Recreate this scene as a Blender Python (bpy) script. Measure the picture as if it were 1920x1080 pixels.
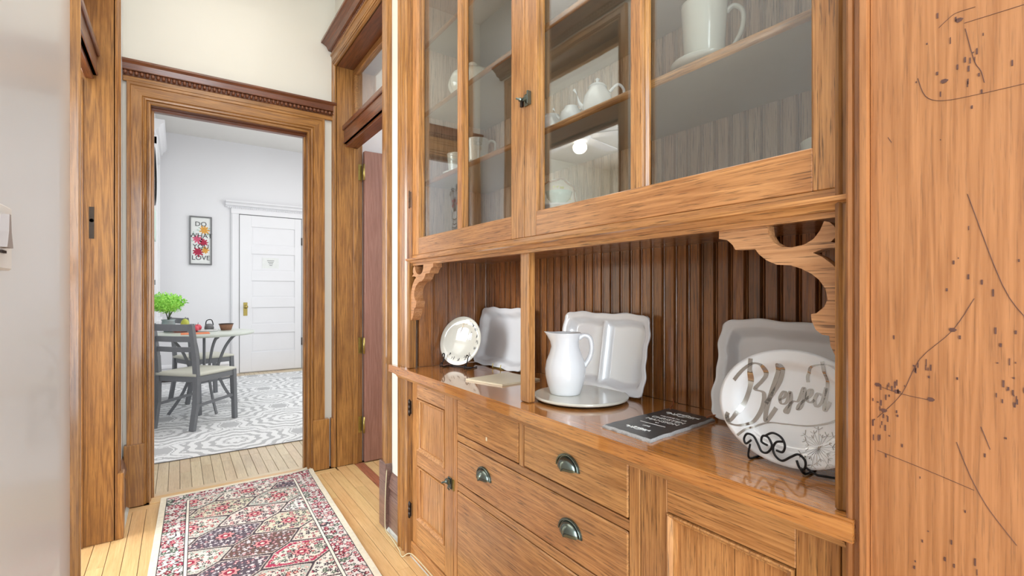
import bpy, bmesh, math, random
import numpy as np
from mathutils import Vector, Matrix
for o in list(bpy.data.objects): bpy.data.objects.remove(o)
random.seed(4)
SC = bpy.context.scene
COL = SC.collection
# ------------------------------------------------------------------ camera, world, lights, exposure
cam = bpy.data.cameras.new('camera'); CAM = bpy.data.objects.new('camera', cam); COL.objects.link(CAM)
cam.sensor_width = 36; cam.lens = 908/1920*36; cam.shift_y = 9/1920; cam.clip_start = .02
CAM.location = (0, 0, 1.12); CAM.rotation_euler = (math.radians(90), 0, math.radians(-34.6))
SC.camera = CAM
W = bpy.data.worlds.new('world'); SC.world = W; W.use_nodes = True
W.node_tree.nodes['Background'].inputs[0].default_value = (.92, .96, 1, 1)
W.node_tree.nodes['Background'].inputs[1].default_value = 1.4
def area(name, loc, rot, sx, sy, power, col=(1, 1, 1)):
    l = bpy.data.lights.new(name, 'AREA'); l.shape = 'RECTANGLE'; l.size = sx; l.size_y = sy; l.energy = power; l.color = col
    o = bpy.data.objects.new(name, l); o.location = loc; o.rotation_euler = [math.radians(a) for a in rot]; COL.objects.link(o); return o
area('hall_ceiling_fill', (.22, 1.35, 3.12), (0, 0, 0), .7, 2.6, 16, (1, .95, .86))  # added soft panel; the hall's ceiling lamp is unseen and assumed
area('hall_rear_fill', (.0, -1.2, 1.35), (90, 0, -22), .9, 2.2, 60, (.84, .92, 1))  # added fill behind the camera for an unseen bright space; no window there
area('dining_ceiling_fill', (1.4, 5.2, 3.12), (0, 0, 0), 1.6, 2.6, 27, (1, .99, .98))  # added out-of-view panel that brightens the dining room
area('dining_side_fill', (2.75, 5.4, 1.7), (90, 0, 90), 2.2, 1.8, 25, (.95, .98, 1))  # added side fill in front of a windowless wall
area('left_room_fill', (-3.4, 2.6, 1.6), (90, 0, -90), 2.2, 1.8, 155, (.86, .93, 1))  # added fill thrown through the left doorway onto the hutch; no window built
area('right_room_window_light', (2.6, 2.7, 1.9), (90, 0, 90), .7, 1.6, 16, (.95, .98, 1))
SC.view_settings.view_transform = 'Standard'; SC.view_settings.look = 'None'
SC.view_settings.gamma = 1; SC.view_settings.use_curve_mapping = False; SC.view_settings.exposure = 0.38

# ------------------------------------------------------------------ materials
def lin(c): return tuple(((v/255)/12.92 if v/255 <= .04045 else ((v/255+.055)/1.055)**2.4) for v in c)
def c4(c): return lin(c)+(1,)
def newmat(name):
    m = bpy.data.materials.new(name); m.use_nodes = True; nt = m.node_tree
    return m, nt, nt.nodes['Principled BSDF']
def N(nt, t, **k):
    n = nt.nodes.new(t)
    for a, b in k.items():
        if a.startswith('_'): n.inputs[a[1:].replace('_', ' ')].default_value = b
        else: setattr(n, a, b)
    return n
def plain(name, col, rough=.5, metal=0, coat=0, var=.06, nscale=30, bump=0, emit=0):
    m, nt, b = newmat(name); L = nt.links
    tc = N(nt, 'ShaderNodeTexCoord'); no = N(nt, 'ShaderNodeTexNoise', _Scale=nscale, _Detail=4.0); L.new(tc.outputs['Object'], no.inputs['Vector'])
    mx = N(nt, 'ShaderNodeMixRGB'); mx.inputs[1].default_value = tuple(v*(1-var) for v in lin(col))+(1,); mx.inputs[2].default_value = tuple(min(1, v*(1+var)) for v in lin(col))+(1,)
    L.new(no.outputs['Fac'], mx.inputs[0]); L.new(mx.outputs[0], b.inputs['Base Color'])
    b.inputs['Roughness'].default_value = rough; b.inputs['Metallic'].default_value = metal; b.inputs['Coat Weight'].default_value = coat
    if bump:
        bp = N(nt, 'ShaderNodeBump', _Strength=bump, _Distance=.003); L.new(no.outputs['Fac'], bp.inputs['Height']); L.new(bp.outputs[0], b.inputs['Normal'])
    if emit: b.inputs['Emission Color'].default_value = c4(col); b.inputs['Emission Strength'].default_value = emit
    return m
def wood(name, light, dark, axis='Z', rough=.32, coat=.35, pores=.75, ring=1.0, worn=.35, wcol=(70, 38, 20), S=1.0, objvar=.0, cr=.12):
    m, nt, b = newmat(name); L = nt.links
    tc = N(nt, 'ShaderNodeTexCoord'); oi = N(nt, 'ShaderNodeObjectInfo')
    off = N(nt, 'ShaderNodeVectorMath', operation='SCALE'); off.inputs[0].default_value = (7.3, 4.1, 9.7); L.new(oi.outputs['Random'], off.inputs['Scale'])
    ad = N(nt, 'ShaderNodeVectorMath', operation='ADD'); L.new(tc.outputs['Object'], ad.inputs[0]); L.new(off.outputs[0], ad.inputs[1])
    i = 'XYZ'.index(axis)
    def mapped(along, across):
        mp = N(nt, 'ShaderNodeMapping'); s = [across*S]*3; s[i] = along*S; mp.inputs['Scale'].default_value = s
        L.new(ad.outputs[0], mp.inputs['Vector']); return mp.outputs[0]
    def noise(vec, scale, detail=5, rgh=.6, dist=0):
        n = N(nt, 'ShaderNodeTexNoise', _Scale=scale, _Detail=float(detail), _Roughness=rgh, _Distortion=dist); L.new(vec, n.inputs['Vector']); return n.outputs['Fac']
    def mth(op, a, bb, c=None):
        n = N(nt, 'ShaderNodeMath', operation=op)
        for q, v in enumerate((a, bb, c)):
            if v is None: continue
            if isinstance(v, (int, float)): n.inputs[q].default_value = v
            else: L.new(v, n.inputs[q])
        return n.outputs[0]
    base = noise(mapped(.35, 8), 1.6, 3, .5, .2)
    rings = mth('MULTIPLY_ADD', mth('SINE', mth('MULTIPLY', base, 95.0*ring), None), .5, .5)
    fine = noise(mapped(3, 120), 2.2, 7, .7)
    pore = noise(mapped(14, 420), 1.0, 3, .6)
    pr_ = N(nt, 'ShaderNodeMapRange'); pr_.inputs['From Min'].default_value = .56; pr_.inputs['From Max'].default_value = .66; L.new(pore, pr_.inputs['Value'])
    blot = noise(mapped(1.2, 3.0), 1.3, 5, .62)
    br = N(nt, 'ShaderNodeMapRange'); br.inputs['From Min'].default_value = .50; br.inputs['From Max'].default_value = .78; L.new(blot, br.inputs['Value'])
    f = mth('ADD', mth('MULTIPLY', rings, .20*ring), mth('MULTIPLY', fine, .95))
    fr = N(nt, 'ShaderNodeMapRange'); fr.inputs['From Min'].default_value = .28; fr.inputs['From Max'].default_value = .85; L.new(f, fr.inputs['Value'])
    m1 = N(nt, 'ShaderNodeMixRGB'); m1.inputs[1].default_value = c4(light); m1.inputs[2].default_value = c4(dark); L.new(fr.outputs[0], m1.inputs[0])
    m2 = N(nt, 'ShaderNodeMixRGB'); m2.inputs[2].default_value = c4(tuple(v*.45 for v in dark)); L.new(m1.outputs[0], m2.inputs[1]); L.new(mth('MULTIPLY', pr_.outputs[0], pores), m2.inputs[0])
    m3 = N(nt, 'ShaderNodeMixRGB'); m3.inputs[2].default_value = c4(wcol); L.new(m2.outputs[0], m3.inputs[1]); L.new(mth('MULTIPLY', br.outputs[0], worn), m3.inputs[0])
    hue = noise(mapped(.8, 2.2), 1.1, 2, .5); m4 = N(nt, 'ShaderNodeMixRGB', blend_type='MULTIPLY'); m4.inputs[2].default_value = (.97, .90, .90, 1); hr = N(nt, 'ShaderNodeMapRange'); hr.inputs['From Min'].default_value = .42; hr.inputs['From Max'].default_value = .66; L.new(hue, hr.inputs['Value']); L.new(hr.outputs[0], m4.inputs[0]); L.new(m3.outputs[0], m4.inputs[1])
    out = m4.outputs[0]
    if objvar:
        hs = N(nt, 'ShaderNodeHueSaturation'); L.new(out, hs.inputs['Color'])
        L.new(mth('MULTIPLY_ADD', oi.outputs['Random'], objvar, 1-objvar*.5), hs.inputs['Value']); out = hs.outputs[0]
    L.new(out, b.inputs['Base Color'])
    L.new(mth('MULTIPLY_ADD', fine, .22, rough-.08), b.inputs['Roughness'])
    b.inputs['Coat Weight'].default_value = coat; b.inputs['Coat Roughness'].default_value = cr
    bp = N(nt, 'ShaderNodeBump', _Strength=.12, _Distance=.001); L.new(mth('ADD', fine, mth('MULTIPLY', pr_.outputs[0], -.4)), bp.inputs['Height']); L.new(bp.outputs[0], b.inputs['Normal'])
    return m
M = {}
for ax in 'XYZ':
    M['casing'+ax] = wood('casing oak '+ax, (192, 138, 72), (108, 66, 26), ax, worn=.75, wcol=(84, 46, 22), pores=.4)
    M['cab'+ax] = wood('cabinet oak '+ax, (218, 161, 99), (150, 95, 45), ax, worn=.5, wcol=(92, 54, 30), coat=.75, cr=.16)
    M['bead'+ax] = wood('recess oak '+ax, (178, 118, 64), (98, 56, 28), ax, worn=.6, wcol=(50, 32, 22), rough=.26, coat=.6, objvar=.4)
    M['inside'+ax] = wood('cabinet interior oak '+ax, (224, 202, 176), (190, 160, 132), ax, worn=.15, wcol=(130, 100, 80), objvar=.12)
    M['crown'+ax] = wood('dark crown oak '+ax, (138, 78, 38), (82, 42, 20), ax, worn=.5, wcol=(44, 24, 16))
    M['maple'+ax] = wood('maple floor '+ax, (236, 204, 150), (206, 164, 106), ax, worn=.42, wcol=(176, 120, 66), pores=.2, ring=.5, objvar=.14, rough=.3, coat=.3)
    M['pale'+ax] = wood('worn pale maple floor '+ax, (228, 212, 180), (200, 178, 142), ax, worn=.5, wcol=(140, 112, 84), pores=.3, ring=.5, objvar=.1, rough=.3, coat=.3)
M['boardZ'] = wood('scratched wide board oak', (184, 126, 78), (144, 90, 46), 'Z', worn=.35, wcol=(104, 60, 34), rough=.3, coat=.6, pores=.3)
M['bracket'] = wood('bracket oak', (202, 150, 104), (160, 108, 66), 'Y', worn=.25, wcol=(120, 70, 44), rough=.4, coat=.2)
M['top'] = wood('worktop oak', (206, 142, 74), (160, 98, 42), 'Y', worn=.3, wcol=(110, 60, 24), rough=.16, coat=1.0, cr=.04)
M['slab'] = wood('mauve brown door veneer', (176, 134, 120), (142, 100, 86), 'Z', worn=.5, wcol=(112, 74, 62), rough=.35, coat=.2, pores=.2)
M['sill'] = wood('reddish sill oak', (190, 124, 92), (150, 90, 64), 'Y', worn=.3)
M['purplebase'] = wood('weathered baseboard oak', (138, 108, 96), (92, 66, 58), 'Y', worn=.5, wcol=(60, 42, 38))
M['cream'] = plain('cream wall paint', (224, 222, 212), .35, var=.03, nscale=3, coat=.1)
M['coollitwall'] = plain('wall paint in cool light', (222, 226, 230), .32, var=.03, nscale=3, coat=.15)  # hall paint shifted cooler: cool light put into the left wall's colour
M['white'] = plain('white wall paint', (232, 232, 235), .45, var=.015, nscale=3)
M['whitewood'] = plain('white gloss woodwork', (236, 236, 239), .3, var=.015, nscale=6)
M['ceil'] = plain('ceiling paint', (232, 230, 226), .7, var=.02, nscale=3)
M['ceramic'] = plain('white glazed ceramic', (232, 233, 235), .09, var=.01, coat=.5)
M['ceramicwarm'] = plain('ivory glazed ceramic', (214, 212, 200), .09, var=.01, coat=.5)
M['teal'] = plain('pale teal glaze', (188, 222, 214), .12)
M['black'] = plain('black wrought iron', (34, 34, 36), .35, metal=.6)
M['pewter'] = plain('dark green-grey pewter', (112, 122, 116), .22, metal=.9, var=.25, nscale=60)
M['darkmetal'] = plain('old dark hinge metal', (66, 58, 54), .35, metal=.8, var=.3, nscale=90)
M['brass'] = plain('tarnished brass', (176, 158, 92), .28, metal=.9, var=.25, nscale=80)
M['silver'] = plain('silver foil lettering', (186, 184, 180), .16, metal=1.0, var=.05)
M['slate'] = plain('dark slate', (66, 68, 70), .32, var=.15, nscale=60, bump=.15, coat=.2)
M['slateedge'] = plain('chipped slate edge', (172, 172, 172), .7, var=.45, nscale=260, bump=.8)
M['ink'] = plain('white print', (236, 236, 232), .6)
M['darkink'] = plain('dark print', (52, 52, 56), .5)
M['copper'] = plain('copper wire', (196, 128, 92), .3, metal=.8)
M['paper'] = plain('cream marble board', (232, 220, 190), .35, var=.06, nscale=14)
M['chair'] = plain('charcoal painted wood', (112, 114, 118), .4, var=.08, nscale=50)
M['seat'] = plain('beige vinyl seat', (200, 199, 186), .5, var=.04, nscale=40)
M['tabletop'] = plain('pale grey green table laminate', (196, 202, 194), .3, var=.05, nscale=20)
M['green'] = plain('bright lime foliage', (160, 236, 92), .6, var=.35, nscale=40)
M['stemgreen'] = plain('dark stem', (70, 82, 60), .6)
M['potglass'] = plain('blue grey glazed pot', (150, 166, 168), .2)
M['coral'] = plain('coral glaze', (226, 138, 120), .3)
M['orange'] = plain('orange woven mat', (222, 128, 84), .7, nscale=200)
M['red'] = plain('red apple skin', (206, 70, 84), .3, var=.2)
M['pear'] = plain('yellow green pear skin', (176, 184, 70), .35, var=.2)
M['basket'] = plain('woven brown basket', (150, 108, 84), .7, var=.4, nscale=180, bump=.5)
M['plastic'] = plain('white plastic', (230, 230, 228), .35)
M['greyplastic'] = plain('taupe grey plastic', (158, 150, 148), .5)
M['cordmat'] = plain('cream cable sheath', (206, 196, 160), .5)
M['caulk'] = plain('grey paint caulk', (182, 182, 174), .6, var=.2, nscale=40)
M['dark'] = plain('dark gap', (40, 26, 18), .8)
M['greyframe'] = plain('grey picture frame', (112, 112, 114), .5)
M['canvas'] = plain('off white printed canvas', (232, 234, 232), .7)
M['scratch'] = plain('dark scratch stain', (88, 56, 46), .6, var=.3, nscale=120)
M['pink'] = plain('pink petal print', (214, 92, 124), .7, var=.25, nscale=90)
M['crimson'] = plain('crimson petal print', (178, 44, 74), .7, var=.25, nscale=90)
M['gold'] = plain('ochre petal print', (224, 164, 74), .7, var=.25, nscale=90)
M['leafprint'] = plain('pale leaf print', (150, 196, 176), .7)
M['mint'] = plain('pale mint board', (196, 218, 208), .5)
M['bulb'] = plain('lit bulb glass', (255, 246, 226), .3, emit=30)
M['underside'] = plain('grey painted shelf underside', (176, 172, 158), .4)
M['daylight'] = plain('bright window daylight', (236, 244, 255), .5, emit=2.2)
def glassmat():
    m = bpy.data.materials.new('window glass'); m.use_nodes = True; nt = m.node_tree; nt.nodes.clear(); L = nt.links
    o = N(nt, 'ShaderNodeOutputMaterial'); mx = N(nt, 'ShaderNodeMixShader'); t = N(nt, 'ShaderNodeBsdfTransparent'); g = N(nt, 'ShaderNodeBsdfGlossy'); g.inputs['Roughness'].default_value = .01
    t.inputs['Color'].default_value = (.95, .965, .955, 1)
    fr = N(nt, 'ShaderNodeLayerWeight', _Blend=.5); pw = N(nt, 'ShaderNodeMath', operation='POWER'); pw.inputs[1].default_value = 4.0; L.new(fr.outputs['Facing'], pw.inputs[0])
    mu = N(nt, 'ShaderNodeMath', operation='MULTIPLY_ADD'); mu.inputs[1].default_value = .95; mu.inputs[2].default_value = .15; mu.use_clamp = True
    tc = N(nt, 'ShaderNodeTexCoord'); no = N(nt, 'ShaderNodeTexNoise', _Scale=3.0, _Detail=1.0); bp = N(nt, 'ShaderNodeBump', _Strength=.05, _Distance=.01)
    L.new(tc.outputs['Object'], no.inputs['Vector']); L.new(no.outputs['Fac'], bp.inputs['Height']); L.new(bp.outputs[0], g.inputs['Normal'])
    L.new(pw.outputs[0], mu.inputs[0]); L.new(mu.outputs[0], mx.inputs[0]); L.new(t.outputs[0], mx.inputs[1]); L.new(g.outputs[0], mx.inputs[2]); L.new(mx.outputs[0], o.inputs[0])
    return m
M['glass'] = glassmat()
def attrmat(name, rough=.9):
    m, nt, b = newmat(name); a = N(nt, 'ShaderNodeAttribute', attribute_name='Col'); nt.links.new(a.outputs['Color'], b.inputs['Base Color'])
    no = N(nt, 'ShaderNodeTexNoise', _Scale=500.0); tc = N(nt, 'ShaderNodeTexCoord'); nt.links.new(tc.outputs['Object'], no.inputs['Vector'])
    bp = N(nt, 'ShaderNodeBump', _Strength=.3, _Distance=.002); nt.links.new(no.outputs['Fac'], bp.inputs['Height']); nt.links.new(bp.outputs[0], b.inputs['Normal'])
    b.inputs['Roughness'].default_value = rough; return m

# ------------------------------------------------------------------ geometry helpers (world coordinates; build() re-bases on the parent)
def setp(o, label=None, cat=None, group=None, kind=None):
    if label: o['label'] = label
    if cat: o['category'] = cat
    if group: o['group'] = group
    if kind: o['kind'] = kind
    return o
def empty(name, loc, label=None, cat=None, group=None, kind=None):
    o = bpy.data.objects.new(name, None); o.location = loc; o.empty_display_size = .05; COL.objects.link(o); return setp(o, label, cat, group, kind)
def worldloc(o):
    v = Vector((0, 0, 0))
    while o: v += o.location; o = o.parent
    return v
class G:
    def __init__(s): s.v = []; s.f = []; s.sm = []
    def add(s, vs, fs, smooth=False):
        n = len(s.v); s.v += [tuple(v) for v in vs]; s.f += [tuple(i+n for i in f) for f in fs]; s.sm += [smooth]*len(fs); return s
    def box(s, x0, x1, y0, y1, z0, z1, b=0):
        if b:
            b = min(b, (x1-x0)*.45, (y1-y0)*.45, (z1-z0)*.45)
            vs = []; 
            for X in (0, 1):
                for Y in (0, 1):
                    for Z in (0, 1):
                        x, y, z = (x0, x1)[X], (y0, y1)[Y], (z0, z1)[Z]; sx, sy, sz = (1, -1)[X]*b, (1, -1)[Y]*b, (1, -1)[Z]*b
                        vs += [(x, y+sy, z+sz), (x+sx, y, z+sz), (x+sx, y+sy, z)]
            I = lambda X, Y, Z, k: (X*4+Y*2+Z)*3+k
            fs = [(I(0,0,0,0), I(0,0,1,0), I(0,1,1,0), I(0,1,0,0)), (I(1,0,0,0), I(1,1,0,0), I(1,1,1,0), I(1,0,1,0)),
                  (I(0,0,0,1), I(1,0,0,1), I(1,0,1,1), I(0,0,1,1)), (I(0,1,0,1), I(0,1,1,1), I(1,1,1,1), I(1,1,0,1)),
                  (I(0,0,0,2), I(0,1,0,2), I(1,1,0,2), I(1,0,0,2)), (I(0,0,1,2), I(1,0,1,2), I(1,1,1,2), I(0,1,1,2))]
            for a in (0, 1):
                for c in (0, 1):
                    fs.append((I(a,c,0,0), I(a,c,1,0), I(a,c,1,1), I(a,c,0,1)))
                    fs.append((I(a,0,c,0), I(a,1,c,0), I(a,1,c,2), I(a,0,c,2)))
                    fs.append((I(0,a,c,1), I(1,a,c,1), I(1,a,c,2), I(0,a,c,2)))
                    for d in (0, 1): fs.append((I(a,c,d,0), I(a,c,d,1), I(a,c,d,2)))
            return s.add(vs, fs)
        vs = [(x, y, z) for x in (x0, x1) for y in (y0, y1) for z in (z0, z1)]
        return s.add(vs, [(0,1,3,2), (4,6,7,5), (0,4,5,1), (2,3,7,6), (0,2,6,4), (1,5,7,3)])
    def prism(s, pts, f, a, b, smooth=False):   # f(u, v, t) -> xyz ; polygon (u,v), t from a to b
        n = len(pts); vs = [f(u, v, a) for u, v in pts]+[f(u, v, b) for u, v in pts]
        s.add(vs, [(i, (i+1) % n, (i+1) % n+n, i+n) for i in range(n)], smooth); s.add(vs, [tuple(range(n))[::-1], tuple(range(n, 2*n))]); return s
    def lathe(s, prof, c, seg=32, axis='Z', smooth=True):
        vs = []; n = len(prof)
        for k in range(seg):
            a = 2*math.pi*k/seg
            for r, h in prof:
                p = (r*math.cos(a), r*math.sin(a), h)
                if axis == 'X': p = (p[2], p[0], p[1])
                if axis == 'Y': p = (p[0], p[2], p[1])
                vs.append((c[0]+p[0], c[1]+p[1], c[2]+p[2]))
        return s.add(vs, [(k*n+i, ((k+1) % seg)*n+i, ((k+1) % seg)*n+i+1, k*n+i+1) for k in range(seg) for i in range(n-1)], smooth)
    def tube(s, pts, r, seg=8, smooth=True):
        P = [Vector(p) for p in pts]; R = r if isinstance(r, (list, tuple)) else [r]*len(P); vs = []; up = None
        for i, p in enumerate(P):
            t = (P[min(i+1, len(P)-1)]-P[max(i-1, 0)]).normalized()
            if up is None: up = Vector((0, 0, 1)) if abs(t.z) < .9 else Vector((1, 0, 0))
            a = t.cross(up).normalized(); b2 = a.cross(t).normalized(); up = b2
            vs += [p+(a*math.cos(2*math.pi*k/seg)+b2*math.sin(2*math.pi*k/seg))*R[i] for k in range(seg)]
        n = len(P); s.add(vs, [(i*seg+k, i*seg+(k+1) % seg, (i+1)*seg+(k+1) % seg, (i+1)*seg+k) for i in range(n-1) for k in range(seg)], smooth)
        s.add(vs, [tuple(range(seg))[::-1], tuple(range((n-1)*seg, n*seg))]); return s
    def bar(s, p, q, w, d, up=(0, 0, 1)):   # rectangular bar
        p, q, up = Vector(p), Vector(q), Vector(up); t = (q-p).normalized(); a = t.cross(up).normalized(); b2 = a.cross(t)
        vs = [e+a*i*w/2+b2*j*d/2 for e in (p, q) for i, j in ((-1,-1), (1,-1), (1,1), (-1,1))]
        return s.add(vs, [(0,1,5,4), (1,2,6,5), (2,3,7,6), (3,0,4,7), (3,2,1,0), (4,5,6,7)])
    def sphere(s, c, rx, ry, rz, seg=16, rings=10):
        prof = [(math.sin(math.pi*i/rings), -math.cos(math.pi*i/rings)) for i in range(rings+1)]
        g = G().lathe(prof, (0, 0, 0), seg); return s.add([(c[0]+x*rx, c[1]+y*ry, c[2]+z*rz) for x, y, z in g.v], g.f, True)
    def sheet(s, fn, nu, nv, th):  # closed shell from fn(u,v)->(point, normal), u,v in 0..1
        top = [fn(i/nu, j/nv) for j in range(nv+1) for i in range(nu+1)]
        vs = [p for p, n in top]+[Vector(p)-Vector(n)*th for p, n in top]; m = (nu+1)*(nv+1); w = nu+1; fs = []
        for j in range(nv):
            for i in range(nu):
                a = j*w+i; fs.append((a, a+1, a+w+1, a+w)); fs.append((a+m+w, a+m+w+1, a+m+1, a+m))
        rim = [i for i in range(nu)]+[nu+j*w for j in range(nv)]+[nv*w+nu-i for i in range(nu)]+[(nv-j)*w for j in range(nv)]
        for k in range(len(rim)):
            a, b2 = rim[k], rim[(k+1) % len(rim)]; fs.append((b2, a, a+m, b2+m))
        return s.add(vs, fs, True)
    def xf(s, mtx): s.v = [tuple(mtx @ Vector(v)) for v in s.v]; return s
    def build(s, name, mat, parent=None, label=None, cat=None, group=None, kind=None, fix=True):
        o0 = worldloc(parent) if parent else Vector((0, 0, 0))
        me = bpy.data.meshes.new(name)
        if parent is None and s.v and kind != 'structure':
            A = np.array(s.v); o0 = Vector(((A[:, 0].min()+A[:, 0].max())/2, (A[:, 1].min()+A[:, 1].max())/2, A[:, 2].min()))
        me.from_pydata([tuple(Vector(v)-o0) for v in s.v], [], s.f); me.polygons.foreach_set('use_smooth', s.sm)
        if fix:
            bm = bmesh.new(); bm.from_mesh(me); bmesh.ops.recalc_face_normals(bm, faces=bm.faces); bm.to_mesh(me); bm.free()
        me.materials.append(mat if not isinstance(mat, str) else M[mat]); me.update()
        o = bpy.data.objects.new(name, me); COL.objects.link(o)
        if parent: o.parent = parent
        else: o.location = o0
        return setp(o, label, cat, group, kind)
def B(x0, x1, y0, y1, z0, z1, b=0): return G().box(x0, x1, y0, y1, z0, z1, b)
def text(body, size, mtx, name, mat, parent, depth=.0006):
    cu = bpy.data.curves.new(name, 'FONT'); cu.body = body; cu.size = size; cu.align_x = 'CENTER'; cu.align_y = 'CENTER'; cu.extrude = depth; cu.resolution_u = 3
    t = bpy.data.objects.new(name, cu); COL.objects.link(t); bpy.context.view_layer.update()
    me = bpy.data.meshes.new_from_object(t.evaluated_get(bpy.context.evaluated_depsgraph_get())); bpy.data.objects.remove(t)
    o0 = worldloc(parent); me.transform(Matrix.Translation(-o0) @ mtx); me.materials.clear(); me.materials.append(M[mat]); me.name = name
    o = bpy.data.objects.new(name, me); COL.objects.link(o); o.parent = parent; return o
def basis(origin, ex, ey):
    ex = Vector(ex).normalized(); ey = Vector(ey); ey = (ey-ex*ey.dot(ex)).normalized(); ez = ex.cross(ey)
    m = Matrix((ex, ey, ez)).transposed().to_4x4(); m.translation = Vector(origin); return m
def spline(pts, n=6):
    P = [Vector(p) for p in pts]; out = []
    for i in range(len(P)-1):
        p0, p1, p2, p3 = P[max(i-1, 0)], P[i], P[i+1], P[min(i+2, len(P)-1)]
        for k in range(n):
            t = k/n; out.append(.5*((2*p1)+(p2-p0)*t+(2*p0-5*p1+4*p2-p3)*t*t+(3*p1-p0-3*p2+p3)*t*t*t))
    return out+[P[-1]]

# ------------------------------------------------------------------ the shell
XL, XR, YE, ZC = -.238, .84, 3.24, 3.2
# hall walls
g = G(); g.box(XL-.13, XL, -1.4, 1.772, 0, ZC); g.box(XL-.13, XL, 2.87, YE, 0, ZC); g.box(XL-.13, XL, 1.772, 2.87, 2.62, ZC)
g.build('wall_left', 'coollitwall', kind='structure')
g = G(); g.box(XR, XR+.16, -1.4, .05, 0, ZC); g.box(XR, XR+.16, 2.02, 2.30, 0, ZC); g.box(XR, XR+.16, 2.30, 3.205, 2.62, ZC); g.box(XR, XR+.16, 3.205, YE+.1, 0, ZC)
g.box(XR, XR+.16, .05, 2.02, 2.78, ZC); g.box(1.235, 1.30, .05, 2.02, 0, 2.78)
g.build('wall_right', 'cream', kind='structure')
g = G(); g.box(XL-.13, -.14, YE, YE+.10, 0, ZC); g.box(.695, 3.2, YE, YE+.10, 0, ZC); g.box(-.14, .695, YE, YE+.10, 2.16, ZC)
g.build('wall_end', 'cream', kind='structure')
B(XL-.2, XR+.2, -1.5, -1.4, 0, ZC).build('wall_back', 'cream', kind='structure')
B(XL-.13, XR+.16, -1.4, YE, ZC, ZC+.1).build('ceiling', 'ceil', kind='structure')
# dining room
g = G(); g.box(-.36, -.22, YE+.1, 6.55, 0, ZC); g.box(-.36, -.22, 6.55, 7.45, 0, .85); g.box(-.36, -.22, 6.55, 7.45, 2.72, ZC); g.box(-.36, -.22, 7.45, 7.8, 0, ZC)
g.build('wall_dining_left', 'white', kind='structure')
B(-.22, 3.0, 7.7, 7.8, 0, ZC).build('wall_dining_far', 'white', kind='structure')
B(2.9, 3.0, YE+.1, 7.7, 0, ZC).build('wall_dining_right', 'white', kind='structure')
B(-.22, 3.0, YE+.1, YE+.104, 2.2, ZC).build('wall_dining_near', 'white', kind='structure')
B(-.36, 3.0, YE, 7.8, ZC, ZC+.1).build('ceiling_dining', 'ceil', kind='structure')
# left room (seen only as a reflection in the cabinet glass) and right room
g = G(); g.box(-3.6, -3.5, .8, 5.0, 0, 2.9); g.box(-3.5, XL-.13, .7, .8, 0, 2.9); g.box(-3.5, -.37, 5.0, 5.1, 0, 2.9); g.build('wall_left_room', 'cream', kind='structure')
B(-3.6, XL-.13, .7, 5.1, 2.9, 3.0).build('ceiling_left_room', 'ceil', kind='structure')
g = G(); g.box(2.7, 2.8, 1.9, YE, 0, 2.9); g.box(1.3, 2.8, 1.8, 1.9, 0, 2.9); g.box(XR+.16, 2.8, YE-.012, YE, 0, 2.9); g.build('wall_right_room', 'white', kind='structure')
B(XR+.16, 2.8, 1.8, YE, 2.9, 3.0).build('ceiling_right_room', 'ceil', kind='structure')
# floor: subfloor + planks
FL = B(-3.6, 3.0, -1.5, 7.8, -.08, -.014).build('floor', 'dark', kind='structure')
PW = .0572
def plank(x0, x1, y0, y1, m='mapleY', top=0): B(x0+.001, x1-.001, y0+.0008, y1-.0008, -.014, top-random.random()*.0006, .0012).build('floor_plank', m, FL)
x = XL-.125
while x < 1.28:
    x1 = x+PW; y = -1.4-random.random()
    ym = 3.14 if x > XL-.01 and x < .83 else 3.2
    if x > 1.0: y = 1.9-random.random()
    while y < ym-.05:
        y1 = min(y+1.0+random.random()*1.3, ym); 
        if ym-y1 < .25: y1 = ym
        m = 'sill' if .93 < x < .985 and y1 > 2.3 else 'mapleY'
        if y1 > (-1.4 if x < 1 else 1.9): plank(x, x1, max(y, -1.4 if x < 1.0 else 1.9), y1, m)
        y = y1
    x = x1
B(XL+.001, .83, 3.1406, 3.197, -.014, -.0002, .0012).build('floor_plank', 'mapleX', FL)
B(-.125, .68, 3.1976, 3.292, -.014, .006, .002).build('door_sill', 'mapleX', FL)
B(-.125, .68, 3.2926, 3.338, -.014, .0035, .0015).build('door_sill', 'paleX', FL)
x = -.2186
g = G()
while x < 2.85:
    if x < 1.05:
        y = 3.34; cut = 3.55+random.random()*.55
        plank(x, x+PW, y, cut, 'paleY'); plank(x, x+PW, cut, 5.2+random.random(), 'paleY'); plank(x, x+PW, 7.0-random.random()*.4, 7.7, 'paleY') if x > .3 else None
    else:
        for y in (3.34, 4.8, 6.3): g.box(x+.0006, x+PW-.0006, y, min(7.7, y+1.499), -.014, -.0004)
    x += PW
g.build('floor_planks_beyond', 'paleY', FL, kind='stuff')
B(-3.5, XL-.13, .8, 5.0, -.014, 0).build('floor_left_room', 'mapleY', FL)
B(1.285, 2.7, 1.9, YE-.012, -.014, 0).build('floor_right_room', 'mapleY', FL)

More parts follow.
